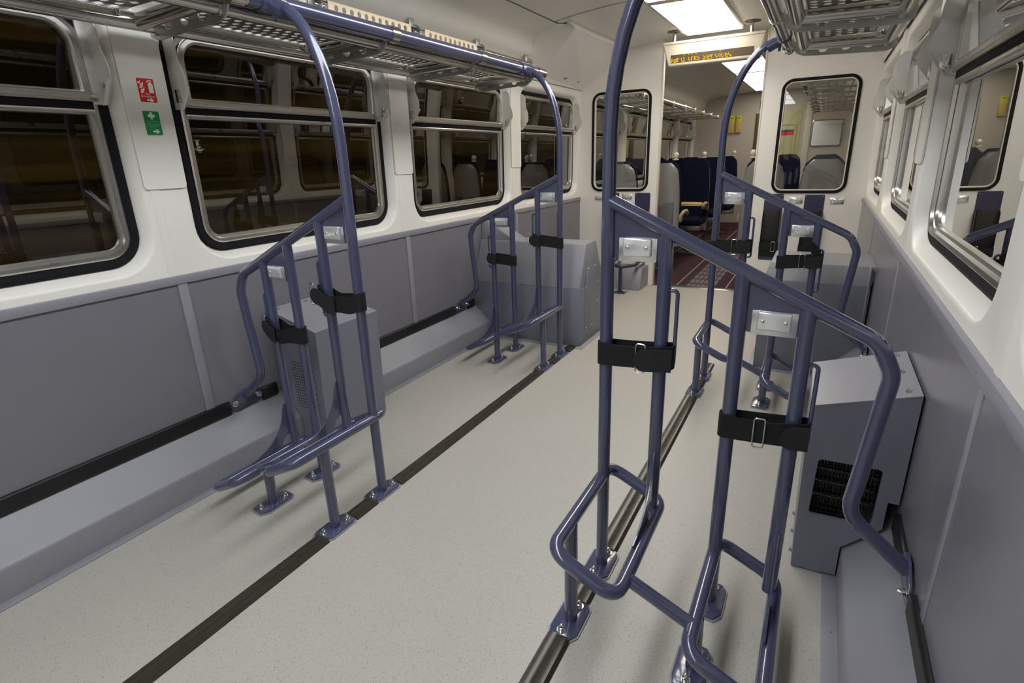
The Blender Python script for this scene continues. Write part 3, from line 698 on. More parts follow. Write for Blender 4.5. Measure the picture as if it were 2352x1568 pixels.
# ================================================================== METAL BOXES
def heater_box(s, ya, yb, ui, perf, label):
    t = thing('heater_box', label, 'heater', (XC+s*(ui+0.1), (ya+yb)/2, 0.0))
    X = lambda u: XC+s*u
    zi, zw, uw = 0.575, 0.655, 1.282
    pf = [(ui, 0.004), (1.118, 0.004), (1.118, 0.008), (1.160, 0.012), (1.160, 0.118), (1.255, 0.216), (1.255, 0.31), (uw, 0.31), (uw, zw), (ui-0.014, zi)]
    def face(y): return [(X(u), y, z) for u, z in pf]
    mb = MB(); n = len(pf); th = 0.004
    # back face and the wrap (top, front, sides) as one folded sheet
    mb.add(face(ya)+face(yb), [[i, (i+1) % n, n+(i+1) % n, n+i] for i in range(n)]+[[n+i for i in range(n)]], False)
    if not perf:
        # near end face with a rounded rectangular opening
        oc = [(1.064, 0.408), (1.229, 0.411), (1.226, 0.216), (1.060, 0.212)]
        hole = []
        cs = [Vector((u, z)) for u, z in oc]
        for i in range(4):
            p = cs[i]; a = (cs[i-1]-p).normalized(); c = (cs[(i+1) % 4]-p).normalized(); r = 0.014
            for j in range(5):
                q = j/4; hole.append(tuple((p+a*r)*(1-q)**2+p*2*q*(1-q)+(p+c*r)*q*q))
        bm = bmesh.new()
        o = [bm.verts.new((X(u), ya, z)) for u, z in pf]; h = [bm.verts.new((X(u), ya, z)) for u, z in hole]
        es = [bm.edges.new((o[i], o[(i+1) % n])) for i in range(n)]+[bm.edges.new((h[i], h[(i+1) % 20])) for i in range(20)]
        bmesh.ops.triangle_fill(bm, use_beauty=True, edges=es)
        ff = [f for f in bm.faces]
        for f in ff:
            c = f.calc_center_median(); u = (c.x-XC)*s
            inside = 0.20 < c.z < 0.41 and all(abs(v.co.x-X(hh[0])) < 1e-6 or True for v in f.verts for hh in hole[:1]) and all(v in h for v in f.verts)
            if inside: bm.faces.remove(f)
        mb.bm(bm)
        mb.add([(X(u), ya, z) for u, z in hole]+[(X(u), ya+0.012, z) for u, z in hole], ringfaces(20, 2))
        sh = mb.build('casing', 'duct2', t, 30)
        MB().add([(X(u), ya+0.10, z) for u, z in ((1.042, 0.17), (1.262, 0.232), (1.262, 0.45), (1.042, 0.45))], [[0, 1, 2, 3]]).build('dark_back', 'black', t)
        mb = MB()
        for i in range(17): u = 1.050+0.0112*i; mb.tube([(X(u), ya+0.018, 0.205), (X(u+0.002), ya+0.018, 0.418)], 0.0013, n=6)
        for i in range(13): z = 0.216+0.0165*i; mb.tube([(X(1.046), ya+0.020, z), (X(1.238), ya+0.020, z+0.002)], 0.0016, n=6)
        mb.build('grille', 'black', t)
        mb = MB()
        for z in (0.25, 0.30, 0.345, 0.385):
            for i in range(22): u = 1.048+0.0085*i; mb.box((X(u), ya+0.045, z-0.012), (X(u+0.0016), ya+0.085, z+0.012))
            mb.tube([(X(1.044), ya+0.065, z), (X(1.24), ya+0.065, z)], 0.005, n=8)
        mb.build('heating_element', 'sheet', t)
    else:
        mb.add(face(ya), [list(range(n))], False)
        sh = mb.build('casing', 'duct2', t, 30)
        mb = MB()      # field of round holes in the near end face
        for j in range(17):
            for i in range(11):
                u = 1.030+0.0135*i+(0.00675 if j % 2 else 0); z = 0.175+0.0145*j
                mb.lathe((X(u), ya, z), [(0.0036, 0.0), (0.0036, -0.0006)], 'y', 8)
        o = mb.build('hole_field', 'black', t); o['label'] = 'black round ventilation holes'
    # folded lid with screws, lighter paint for its lit top
    l = MB().add([(X(ui-0.0145), ya-0.001, zi), (X(uw), ya-0.001, zw), (X(uw), yb, zw), (X(ui-0.0145), yb, zi), (X(ui-0.0145), ya-0.001, zi+0.0025), (X(uw), ya-0.001, zw+0.0025), (X(uw), yb, zw+0.0025), (X(ui-0.0145), yb, zi+0.0025)],
        [[3, 2, 1, 0], [4, 5, 6, 7], [0, 1, 5, 4], [1, 2, 6, 5], [2, 3, 7, 6], [3, 0, 4, 7]], False).build('lid', 'duct', t)
    for y in (ya+0.04, (ya+yb)/2, yb-0.04):
        MB().lathe((X(1.255), y, zw-0.006), [(0.010, 0), (0.010, 0.002), (0.007, 0.003), (0.006, 0.008), (0.002, 0.009)], 'z', 10).build('screw', 'chrome', l)
    for y in (ya+0.06, ya+0.17, ya+0.28): MB().lathe((X(ui-0.002), y, 0.02), [(0.008, 0.004*s), (0.008, -0.003*s), (0.005, -0.008*s)], 'x', 8).build('rivet', 'duct2', t)
    return t
heater_box(1, 1.705, 2.10, 1.035, False, 'grey metal heater box with a dark grille opening, right wall beside the nearest rack')
heater_box(-1, 1.625, 2.035, 0.990, True, 'grey metal box with a perforated side panel behind the near left rack')

def step_box_left():
    t = thing('step_box', 'large grey sloped step box behind the far left rack', 'step box', (-1.82, 3.65, 0.0))
    x0, x1 = XC-1.285, -1.385
    pf = [(3.45, 0.004), (3.45, 0.425), (3.565, 0.715), (3.575, 0.722), (3.765, 0.722), (3.90, 0.425), (3.90, 0.004)]
    up = [p for p in pf if p[1] > 0.42]
    MB().prism([(x0, 3.451, 0.004), (x0, 3.451, 0.425), (x0, 3.90, 0.425), (x0, 3.90, 0.004)], (1, 0, 0), x1-x0, 0.004).build('lower_box', 'duct2', t)
    MB().prism([(x0, y, z) for y, z in up], (1, 0, 0), x1-x0-0.002, 0.004).build('upper_box', 'duct', t)
    MB().prism([(x0, 3.58, 0.720), (x0, 3.60, 0.855), (x0+0.05, 3.60, 0.855), (x0+0.30, 3.58, 0.720)], (0, 1, 0), 0.165, 0.003).build('wall_fillet', 'duct', t)
    p = MB().prism([(x1, y, z) for y, z in ((3.545, 0.10), (3.545, 0.42), (3.58, 0.56), (3.745, 0.56), (3.805, 0.42), (3.805, 0.10))], (1, 0, 0), 0.004, 0.001).build('access_panel', 'duct2', t)
    for y, z in ((3.56, 0.12), (3.56, 0.27), (3.56, 0.42), (3.60, 0.545), (3.73, 0.545), (3.79, 0.42), (3.79, 0.27), (3.79, 0.12), (3.675, 0.11)): MB().lathe((x1+0.004, y, z), [(0.006, 0), (0.004, 0.003)], 'x', 8).build('screw', 'chrome', p)
    MB().box((x0+0.14, 3.41, 0.0), (x1+0.035, 3.92, 0.004), 0.001).build('floor_flange', 'duct', t)
step_box_left()
def step_box_right():
    t = thing('step_box', 'large grey step box on the right below the partition straps, behind the far right rack', 'step box', (0.04, 3.8, 0.0))
    x0, x1 = -0.242, 0.310
    MB().prism([(x0, 3.54, 0.004), (x0, 3.54, 0.565), (x0, 4.04, 0.565), (x0, 4.04, 0.004)], (1, 0, 0), x1-x0, 0.004).build('lower_box', 'duct2', t)
    MB().prism([(x0+0.002, 3.541, 0.564), (x0+0.03, 3.60, 0.664), (x0+0.03, 4.04, 0.664), (x0+0.002, 4.04, 0.564)], (1, 0, 0), x1-x0-0.002, 0.006).build('upper_box', 'duct', t)
    MB().box((x0-0.03, 3.51, 0.0), (x1-0.14, 4.06, 0.004), 0.001).build('floor_flange', 'duct', t)
    MB().box((0.293, 3.534, 0.004), (0.301, 4.0, 0.668), 0.002).build('end_trim', 'grey2', t)
step_box_right()

# ================================================================== LUGGAGE RACKS
def luggage_rack(s, label, blue):
    X = lambda u: XC+s*u
    t = thing('luggage_rack', label, 'luggage rack', (X(0.95), 2.0, 1.78), 'overhead luggage racks')
    ur, zr = 0.719, 1.818
    br = [-0.15, 0.56, 1.30, 2.045, 2.755, 3.445]         # bracket positions
    yend = 3.53 if blue else 3.60
    if blue:
        MB().tube([(X(ur), -0.6, zr), (X(ur), 1.36, zr)], 0.0275, n=18).build('rail', 'steel', t)['label'] = 'bare steel length of rail'
        MB().tube([(X(ur), 1.34, zr), (X(ur), yend-0.05, zr)], 0.029, n=18).build('rail', 'blue', t)['label'] = 'blue painted length of rail'
        MB().tube([(X(ur), yend-0.06, zr), (X(ur), yend, zr)], 0.030, n=18).build('rail_end', 'steel', t)
    else:
        MB().tube([(X(ur), -0.6, zr), (X(ur), yend-0.02, zr)], 0.029, n=18).build('rail', 'steel', t)
        MB().tube([(X(ur), yend-0.03, zr), (X(ur), yend, zr)], 0.033, n=18).build('rail_end', 'steel', t)
    uf, uw, zf, zw, r = 0.80, 1.158, 1.795, 1.785, 0.0275
    for i, y in enumerate(br):
        MB().tube([(X(ur), y-0.024, zr), (X(ur), y+0.024, zr)], 0.0335, n=18).build('rail_ring', 'steel', t)
        # notched bracket plate standing across the rack
        pf = [(0.735, 1.825), (0.742, 1.806), (0.765, 1.768), (0.80, 1.752), (1.12, 1.738), (1.158, 1.738), (1.192, 1.752), (1.20, 1.785), (1.188, 1.81)]
        top = []
        for cu in (1.08, 0.985, 0.885):
            for j in range(7): a = PI*j/6; top.append((cu+0.026*math.cos(a), 1.790-0.030*math.sin(a)))
        pf = pf+[(1.15, 1.790)]+top+[(0.85, 1.79), (0.82, 1.82)]
        b = MB().prism([(X(u), y-0.003, z) for u, z in pf], (0, 1, 0), 0.006).build('bracket', 'plate', t)
        for u, z in ((uf, zf), (uw, zw)): MB().tube([(X(u), y-0.014, z), (X(u), y+0.014, z)], 0.0325, n=16).build('collar', 'steel', b)
    for i in range(len(br)-1):
        a, c = br[i]+0.004, br[i+1]-0.06
        MB().tube([(X(uf), a, zf), (X(uf), br[i+1]-0.004, zf)], r, n=16).build('front_tube', 'steel', t)
        MB().tube([(X(uw), a, zw), (X(uw), br[i+1]-0.004, zw)], r, n=16).build('wall_tube', 'steel', t)
        MB().tube([(X(uf), c, zf), (X(uw), c, zw)], r*0.97, n=16).build('cross_tube', 'steel', t)
        # perforated shelf
        d = 0.045; n = int((c-a-0.05)/d); mb = MB(); y0 = (a+c)/2-n*d/2
        if s < 0: perforated(mb, (X(0.832), y0, 1.812), (0, 1, 0), (-1, 0, 0), n, 6, d, 0.0145, 0.002)
        else: perforated(mb, (X(0.832), y0, 1.812), (0, 1, 0), (1, 0, 0), n, 6, d, 0.0145, -0.002)
        sh = mb.build('perforated_shelf', 'sheet', t, 20, recalc=False)
        MB().box((X(0.832), y0, 1.804), (X(0.836), y0+n*d, 1.814)).build('shelf_edge', 'plate', sh)
        MB().box((X(1.098), y0, 1.801), (X(1.102), y0+n*d, 1.814)).build('shelf_edge', 'plate', sh)
        for y in (y0+0.03, y0+n*d-0.03): MB().lathe((X(1.125), y, 1.79), [(0.009, 0.0), (0.009, 0.022)], 'z', 10).build('post', 'steel', t)
    # upstand along the wall: perforated plates between wall brackets, then a bare tube
    ub = 1.13
    wb = br[1:]+[4.15]
    for i, y in enumerate(wb):
        pl = [(1.17, 1.90), (1.105, 1.905), (1.10, 1.99), (1.105, 2.012), (1.12, 2.025), (1.16, 2.03)]
        if y > 4: pl = [(1.25, 1.86), (1.215, 1.835), (1.18, 1.83), (1.14, 1.85), (1.12, 1.89), (1.10, 1.99), (1.105, 2.012), (1.12, 2.025), (1.17, 2.03)]
        b = MB().prism([(X(u), y-0.002, z) for u, z in pl], (0, 1, 0), 0.004).build('wall_bracket', 'plate', t)
        MB().box((X(1.138), y-0.045, 1.965), (X(1.142), y, 2.055), 0.001).build('flange', 'plate', b)
        MB().tube([(X(ub), y-0.03, 1.985), (X(ub), y+0.03, 1.985)], 0.017, n=12).build('boss', 'steel', b)
    for a, c in zip(wb, wb[1:]):
        if c > 4: MB().tube([(X(ub), a, 1.985), (X(ub), c, 1.985)], 0.019, n=14).build('wall_rail', 'steel', t); continue
        d = 0.05; n = int((c-a-0.10)/d); y0 = (a+c)/2-n*d/2; mb = MB()
        if s < 0: perforated(mb, (X(ub-0.008), y0, 1.915), (0, 1, 0), (0, 0, 1), n, 2, d, 0.0135, 0.002)
        else: perforated(mb, (X(ub-0.008), y0, 1.915), (0, 1, 0), (0, 0, 1), n, 2, d, 0.0135, -0.002)
        up = mb.build('upstand', 'upst', t, 20, recalc=False)
        MB().tube([(X(ub), a, 2.012), (X(ub), c, 2.012)], 0.007, n=10).build('top_rod', 'plate', up)
    return t
luggage_rack(-1, 'steel luggage rack with a blue front rail above the left windows', True)
luggage_rack(1, 'all steel luggage rack above the right windows, rail ending beside the sign', False)

# ================================================================== DOT MATRIX SIGN
def text_mesh(txt, size, width=None):
    cu = bpy.data.curves.new('lettering', 'FONT'); cu.body = txt; cu.size = size; cu.align_x = 'CENTER'; cu.align_y = 'CENTER'; cu.extrude = 0.0; cu.resolution_u = 3
    o = bpy.data.objects.new('lettering', cu); COL.objects.link(o); bpy.context.view_layer.update()
    me = bpy.data.meshes.new_from_object(o); bpy.data.objects.remove(o); bpy.data.curves.remove(cu)
    vs = [v.co.copy() for v in me.vertices]; fs = [list(p.vertices) for p in me.polygons]; bpy.data.meshes.remove(me)
    if width:
        w = max(v.x for v in vs)-min(v.x for v in vs)
        vs = [Vector((v.x*width/w, v.y, 0)) for v in vs]
    return vs, fs
def sign():
    ys = 5.27
    t = thing('dot_matrix_sign', 'cream information sign with amber dot letters hanging over the doorway', 'sign', (-0.95, ys+0.06, 2.10))
    A = [(-1.372, 2.212), (-0.54, 2.212), (-0.585, 2.022), (-1.318, 2.022)]
    mb = MB().prism([(x, ys+(0.0 if z > 2.1 else 0.03), z) for x, z in A], (0, 1, 0), 0.11, 0.014, 3)
    h = mb.build('housing', 'sign', t)
    MB().box((-1.362, ys-0.003, 2.190), (-0.551, ys+0.11, 2.196), 0.001).build('lid_seam', 'cream', h)
    # lean of the front face
    yf = lambda z: ys+0.03*(2.212-z)/0.19-0.0015
    z0, z1, x0, x1 = 2.046, 2.108, -1.295, -0.625
    sc = MB().add([(x0, yf(z0), z0), (x1, yf(z0), z0), (x1, yf(z1), z1), (x0, yf(z1), z1)], [[0, 1, 2, 3]], False).build('screen', 'screen', t)
    G = {'o': ['.....', '.....', '.###.', '#...#', '#...#', '#...#', '.###.'], 'a': ['.....', '.....', '.###.', '....#', '.####', '#...#', '.####'],
         'r': ['....', '....', '#.##', '##..', '#...', '#...', '#...'], 'd': ['....#', '....#', '.##.#', '#..##', '#...#', '#...#', '.####'],
         't': ['.#..', '.#..', '####', '.#..', '.#..', '.#.#', '..#.'], 'h': ['#....', '#....', '#.##.', '##..#', '#...#', '#...#', '#...#'],
         'i': ['#', '.', '#', '#', '#', '#', '#'], 's': ['....', '....', '.###', '#...', '.##.', '...#', '###.'],
         'e': ['.....', '.....', '.###.', '#...#', '#####', '#....', '.###.'], 'v': ['.....', '.....', '#...#', '#...#', '#...#', '.#.#.', '..#..'],
         'c': ['....', '....', '.##.', '#..#', '#...', '#..#', '.##.'], '.': ['..', '..', '..', '..', '..', '##', '##'], ' ': ['...']*7}
    # the scan catches only some of the rows: the ascender tips and the lower four rows are lit
    px, pz = 0.0061, 0.0078; cx = x0-0.004; mb = MB()
    for k, ch in enumerate('oard this service.'):
        g = G[ch]; c0 = 2 if k == 0 else 0
        for r in (0, 3, 4, 5, 6):
            for c in range(c0, len(g[r])):
                if g[r][c] == '#':
                    x = cx+(c-c0+0.5)*px; z = z1-0.004-(r+0.4)*pz
                    mb.box((x-px*0.48, yf(z)-0.002, z-pz*0.46), (x+px*0.48, yf(z)-0.0003, z+pz*0.46))
        cx += (len(g[0])-c0+1)*px*(1.0 if ch != ' ' else 0.75)
    mb.build('amber_letters', 'led', sc)
    for x in (-1.283, -0.66):
        st = MB().tube([(x, ys+0.06, 2.205), (x, ys+0.06, 2.292)], 0.014, n=14).build('stem', 'steel', t)
        MB().lathe((x, ys+0.06, zc(x-XC)-0.006), [(0.062, 0), (0.064, 0.006)], 'z', 22).build('ceiling_plate', 'shell2', st)
sign()

# stickers on the first pillar -------------------------------------------------
def sticker(name, yc, zt, h, w, m, label, build):
    u = UW(zt-h/2)-0.0085
    t = thing(name, label, 'safety sign', (XC-u, yc, zt-h/2))
    def at(y, z, o=0.0): return (XC-u+o, yc+y, zt-h/2+z)
    ol = rrect(-w/2, w/2, -h/2, h/2, 0.004, 3); n = len(ol)
    MB().add([at(y, z) for y, z in ol]+[at(y, z, 0.0008) for y, z in ol], ringfaces(n, 2)+[[n+i for i in range(n)]], False).build('backing', 'mark', t)
    ol = rrect(-w/2+0.0015, w/2-0.0015, -h/2+0.0015, h/2-0.0015, 0.003, 3)
    MB().add([at(y, z, 0.0010) for y, z in ol], [list(range(n))], False).build('face', m, t)
    build(t, at)
def poly(t, at, name, m, polys, o=0.0014):
    mb = MB()
    for p in polys: mb.add([at(y, z, o) for y, z in p], [list(range(len(p)))], False)
    return mb.build(name, m, t)
def words(t, at, name, m, lines):
    mb = MB()
    for txt, size, y, z, wd in lines:
        vs, fs = text_mesh(txt, size, wd)
        mb.add([at(y+v.x, z+v.y, 0.0014) for v in vs], fs, False)
    mb.build(name, m, t)
def arrow(y, z, k): return [[(y-k, z-0.24*k), (y+0.1*k, z-0.24*k), (y-0.2*k, z-0.64*k), (y+0.22*k, z-0.64*k), (y+k, z), (y+0.22*k, z+0.64*k), (y-0.2*k, z+0.64*k), (y+0.1*k, z+0.24*k), (y-k, z+0.24*k)]]
def fire(t, at):
    fl = []
    for i, (y, z, k) in enumerate(((-0.0245, 0.027, 0.8), (-0.017, 0.0215, 1.0), (-0.019, 0.0125, 1.0), (-0.0155, 0.0035, 1.05), (-0.018, -0.0045, 0.95))):
        fl.append([(y-0.006*k, z-0.005*k), (y+0.000*k, z-0.0065*k), (y+0.007*k, z-0.002*k), (y+0.009*k, z+0.008*k), (y+0.003*k, z+0.002*k), (y-0.004*k, z-0.0005*k)])
    poly(t, at, 'flames', 'mark', fl)
    poly(t, at, 'extinguisher_symbol', 'mark', [[(0.008, -0.008), (0.025, -0.008), (0.025, 0.021), (0.023, 0.025), (0.020, 0.027), (0.020, 0.030), (0.014, 0.030), (0.014, 0.027), (0.010, 0.025), (0.008, 0.021)],
        [(0.004, 0.027), (0.007, 0.0335), (0.014, 0.036), (0.024, 0.035), (0.024, 0.032), (0.014, 0.0325), (0.0085, 0.030), (0.006, 0.0265)]])
    words(t, at, 'lettering', 'mark', [('Fire', 0.0100, 0.0, -0.0125, None), ('Extinguisher', 0.0100, 0.0, -0.0205, 0.050)])
    poly(t, at, 'arrow', 'mark', arrow(0.006, -0.0335, 0.0125))
sticker('fire_sign', 1.288, 1.627, 0.084, 0.064, 'red', 'red fire extinguisher sign on the white pillar, above the green sign', fire)
def aid(t, at):
    poly(t, at, 'cross', 'mark', [[(-0.0045, 0.0135), (0.0045, 0.0135), (0.0045, 0.0210), (0.013, 0.0210), (0.013, 0.0300), (0.0045, 0.0300), (0.0045, 0.0375), (-0.0045, 0.0375), (-0.0045, 0.0300), (-0.013, 0.0300), (-0.013, 0.0210), (-0.0045, 0.0210)]])
    words(t, at, 'lettering', 'mint', [('First Aid Box', 0.0088, 0.0, 0.006, 0.046), ('and Emergency', 0.0088, 0.0, -0.0025, 0.054), ('Equipment', 0.0088, 0.0, -0.011, 0.039)])
    poly(t, at, 'arrow', 'mark', arrow(0.007, -0.029, 0.0125))
sticker('first_aid_sign', 1.284, 1.515, 0.087, 0.062, 'green', 'green first aid sign on the white pillar, below the red sign', aid)

# ================================================================== PARTITION FITTINGS
def wheel_channel(x, zt, label):
    t = thing('wheel_channel', label, 'wheel holder', (x, PART, zt-0.55), 'wheel channels on the partition')
    z0 = zt-0.60; w = 0.078; y = PART
    # sheet back with two rolled sides
    bk = MB().prism([(x+a, y-0.004, z) for a, z in rrect(-w, w, z0, zt, 0.012, 3)], (0, 1, 0), 0.003).build('back_sheet', 'navyplate', t)
    for d in (-1, 1): MB().prism([(x+d*(w-0.004), y-0.004, zt-0.14), (x+d*(w-0.004), y-0.045, zt-0.165), (x+d*(w-0.004), y-0.050, z0+0.05), (x+d*(w-0.004), y-0.004, z0+0.02)], (d, 0, 0), 0.003).build('side_flange', 'navyplate', t)
    MB().box((x-w+0.016, y-0.014, z0+0.03), (x+w-0.016, y-0.004, zt-0.14), 0.004).build('channel_insert', 'black', t)
    for d in (-1, 1): MB().lathe((x+d*(w-0.013), y-0.004, zt-0.016), [(0.006, 0), (0.004, -0.003)], 'y', 8).build('screw', 'chrome', bk)
    mb = MB()
    pts = [(x-w-0.004, 0.0), (x-w-0.002, -0.050), (x-0.02, -0.058), (x+w+0.002, -0.050), (x+w+0.004, 0.0)]
    vs = [(a, y+b_, z) for z in (z0+0.10, z0+0.168) for a, b_ in pts]
    mb.add(vs+[(a, b_+0.003, z) for a, b_, z in vs], [[i, i+1, i+6, i+5] for i in range(4)]+[[i+10, i+11, i+16, i+15] for i in range(4)])
    sb = mb.build('strap_band', 'strap', t)
    MB().tube([(x+0.025, y-0.064, z0+0.09), (x+0.055, y-0.061, z0+0.09), (x+0.055, y-0.061, z0+0.178), (x+0.025, y-0.064, z0+0.178)], 0.003, fil=0.006, n=6, closed=True).build('buckle', 'chrome', sb)
    return t
wheel_channel(-0.368, 0.925, 'navy wheel channel on the partition, right next to the doorway opening')
wheel_channel(-0.043, 0.918, 'navy wheel channel under the middle of the right partition window')
wheel_channel(-1.577, 0.935, 'navy wheel channel on the partition just left of the doorway')
wheel_channel(-1.90, 0.935, 'navy wheel channel on the left partition, mostly hidden by the nearest pole')
def plate(x, z, label):
    t = thing('light_plate', label, 'plate', (x, PART, z), 'metal plates on the partition')
    MB().box((x-0.053, PART-0.005, z-0.026), (x+0.053, PART-0.0002, z+0.026), 0.001).build('backing', 'bright', t)
    MB().box((x-0.038, PART-0.016, z-0.018), (x+0.038, PART-0.004, z+0.024), 0.005).build('cover_block', 'lens', t)
    for d in (-0.026, 0.026): MB().lathe((x+d, PART-0.016, z+0.008), [(0.004, 0), (0.003, -0.002)], 'y', 8).build('screw', 'chrome', t)
plate(-0.188, 0.868, 'small metal plate on the partition between the two right wheel channels')
plate(0.128, 0.866, 'small metal plate at the right end of the row under the right partition window')
plate(-1.738, 0.898, 'small metal plate under the left partition window, beside the hidden channel')
plate(-2.03, 0.888, 'small metal plate at the left end under the left partition window')
def perch():
    t = thing('wheel_hoop_stand', 'low dark wheel hoop on one leg before the left partition', 'wheel hoop', (-1.63, 5.2, 0.0))
    MB().tube([(-1.77, PART-0.002, 0.30), (-1.77, 5.22, 0.27), (-1.64, 5.13, 0.262), (-1.52, 5.22, 0.27), (-1.52, PART-0.002, 0.30)], 0.018, fil=0.06, n=12).build('hoop', 'navyplate', t)
    MB().tube([(-1.64, 5.15, 0.008), (-1.64, 5.15, 0.262)], 0.018, n=12).build('leg', 'navyplate', t)
    f = MB().box((-1.70, 5.10, 0.0), (-1.58, 5.20, 0.008), 0.002).build('foot_plate', 'navyplate', t)
    for a in (-1.685, -1.595):
        mb = MB(); bolt(mb, (a, 5.15, 0.008)); mb.build('bolt', 'chrome', f)
perch()
def ramp_box():
    t = thing('duct_box', 'low grey duct box with a sloping end at the foot of the left partition', 'duct box', (-1.8, 5.5, 0.0))
    MB().prism([(-2.26, y, z) for y, z in ((5.30, 0.002), (5.36, 0.21), (5.595, 0.21), (5.595, 0.002))], (1, 0, 0), 0.775, 0.004).build('casing', 'duct', t)
    MB().prism([(-1.486, 5.30, 0.002), (-1.486, 5.595, 0.002), (-1.486, 5.595, 0.21), (-1.486, 5.36, 0.21)], (1, 0, 0), 0.003).build('end_cap', 'duct', t)
ramp_box()

# ================================================================== SALOON SEATS
def seat(x, yb, d, label, group='saloon seats'):
    """d=+1: sitter faces away from the camera (shell towards it); yb is the back plane of the seat"""
    t = thing('train_seat', label, 'seat', (x, yb, 0.0), group)
    w = 0.20
    Y = lambda q: yb+d*q
    # back shell: rows of a superelliptic section, wide at the shoulders and narrowing to a rounded top
    def shell(name, m, off, th, z0, z1, wk):
        rows = []; N = 16
        zs = [z0+(z1-z0)*i/14 for i in range(15)]
        for z in zs:
            q = (z-0.40)/(1.24-0.40)
            lean = 0.10*max(0, 1-q)*0.9
            ww = wk*(1.0 if q < 0.45 else 1.0-0.20*((q-0.45)/0.55)**1.6)
            e = (z1-z)/(z1-z0)
            if e < 0.12: ww *= math.sqrt(max(0.12, 1-((0.12-e)/0.12)**2*0.62))
            rows.append((z, lean, ww))
        vs = []
        for z, lean, ww in rows:
            for j in range(N):
                a = 2*PI*j/N; ca, sa = math.cos(a), math.sin(a)
                p = 0.55
                vx = ww*math.copysign(abs(ca)**p, ca); vy = th/2*math.copysign(abs(sa)**p, sa)
                bulge = (0.022*(1-(vx/ww)**2)) * (-1)
                vs.append((x+vx, Y(off+lean*0+0.04*((1.24-z)/0.8)*0+vy+bulge+0.085*(1.0-(z-0.4)/0.84)), z))
        n = len(rows)
        fs = [[i*N+j, i*N+(j+1) % N, (i+1)*N+(j+1) % N, (i+1)*N+j] for i in range(n-1) for j in range(N)]+[list(range(N))[::-1], [(n-1)*N+j for j in range(N)]]
        return MB().add(vs, fs).build(name, m, t, 50)
    sh = shell('back_shell', 'shell', 0.0, 0.07, 0.30, 1.205, w)
    shell('back_cushion', 'navy', 0.058, 0.07, 0.42, 1.232, w+0.006)
    MB().box((x-w*0.72, Y(0.055)-d*0.02, 0.36), (x+w*0.72, Y(0.055)-d*0.062, 0.80), 0.015, 3).build('pocket', 'shell2', sh) if d > 0 else None
    MB().box((x-w-0.003, Y(0.10), 0.40), (x+w+0.003, Y(0.54), 0.485), 0.035, 4).build('seat_cushion', 'navy', t)
    MB().box((x-w+0.01, Y(0.08), 0.33), (x+w-0.01, Y(0.50), 0.405), 0.02, 3).build('seat_pan', 'shell', t)
    for e in (-1, 1):
        MB().tube([(x+e*(w+0.004), Y(0.14), 0.64), (x+e*(w+0.004), Y(0.26), 0.665), (x+e*(w+0.004), Y(0.42), 0.66), (x+e*(w+0.004), Y(0.47), 0.63)], 0.026, fil=0.05, n=12, r2=0.020).build('armrest', 'armrest', t)
        MB().lathe((x+e*(w-0.005), Y(0.13), 0.615), [(0.045, -0.022), (0.055, -0.010), (0.055, 0.010), (0.045, 0.022)], 'x', 16).build('pivot', 'armrest', t)
    MB().tube([(x, Y(0.25), 0.012), (x, Y(0.25), 0.34)], 0.026, n=12).build('leg', 'shell2', t)
    MB().box((x-0.11, Y(0.16), 0.002), (x+0.11, Y(0.34), 0.014), 0.004).build('foot_plate', 'shell2', t)
    return t
def knob(x, y, z, label):
    t = thing('grab_knob', label, 'grab handle', (x, y, z), 'cream grab knobs on the seat tops')
    prof = [(0.020, 0.0), (0.017, 0.022)]
    for i in range(1, 10): a = -PI/2+PI*(0.12+0.88*i/9.0); prof.append((max(0.001, 0.032*math.cos(a)), 0.050+0.032*math.sin(a)))
    MB().lathe((x, y, z), prof, 'z', 16).build('ball', 'cream', t)
    MB().box((x-0.03, y-0.022, z+0.001), (x+0.03, y+0.022, z+0.012), 0.004).build('mount', 'cream', t)
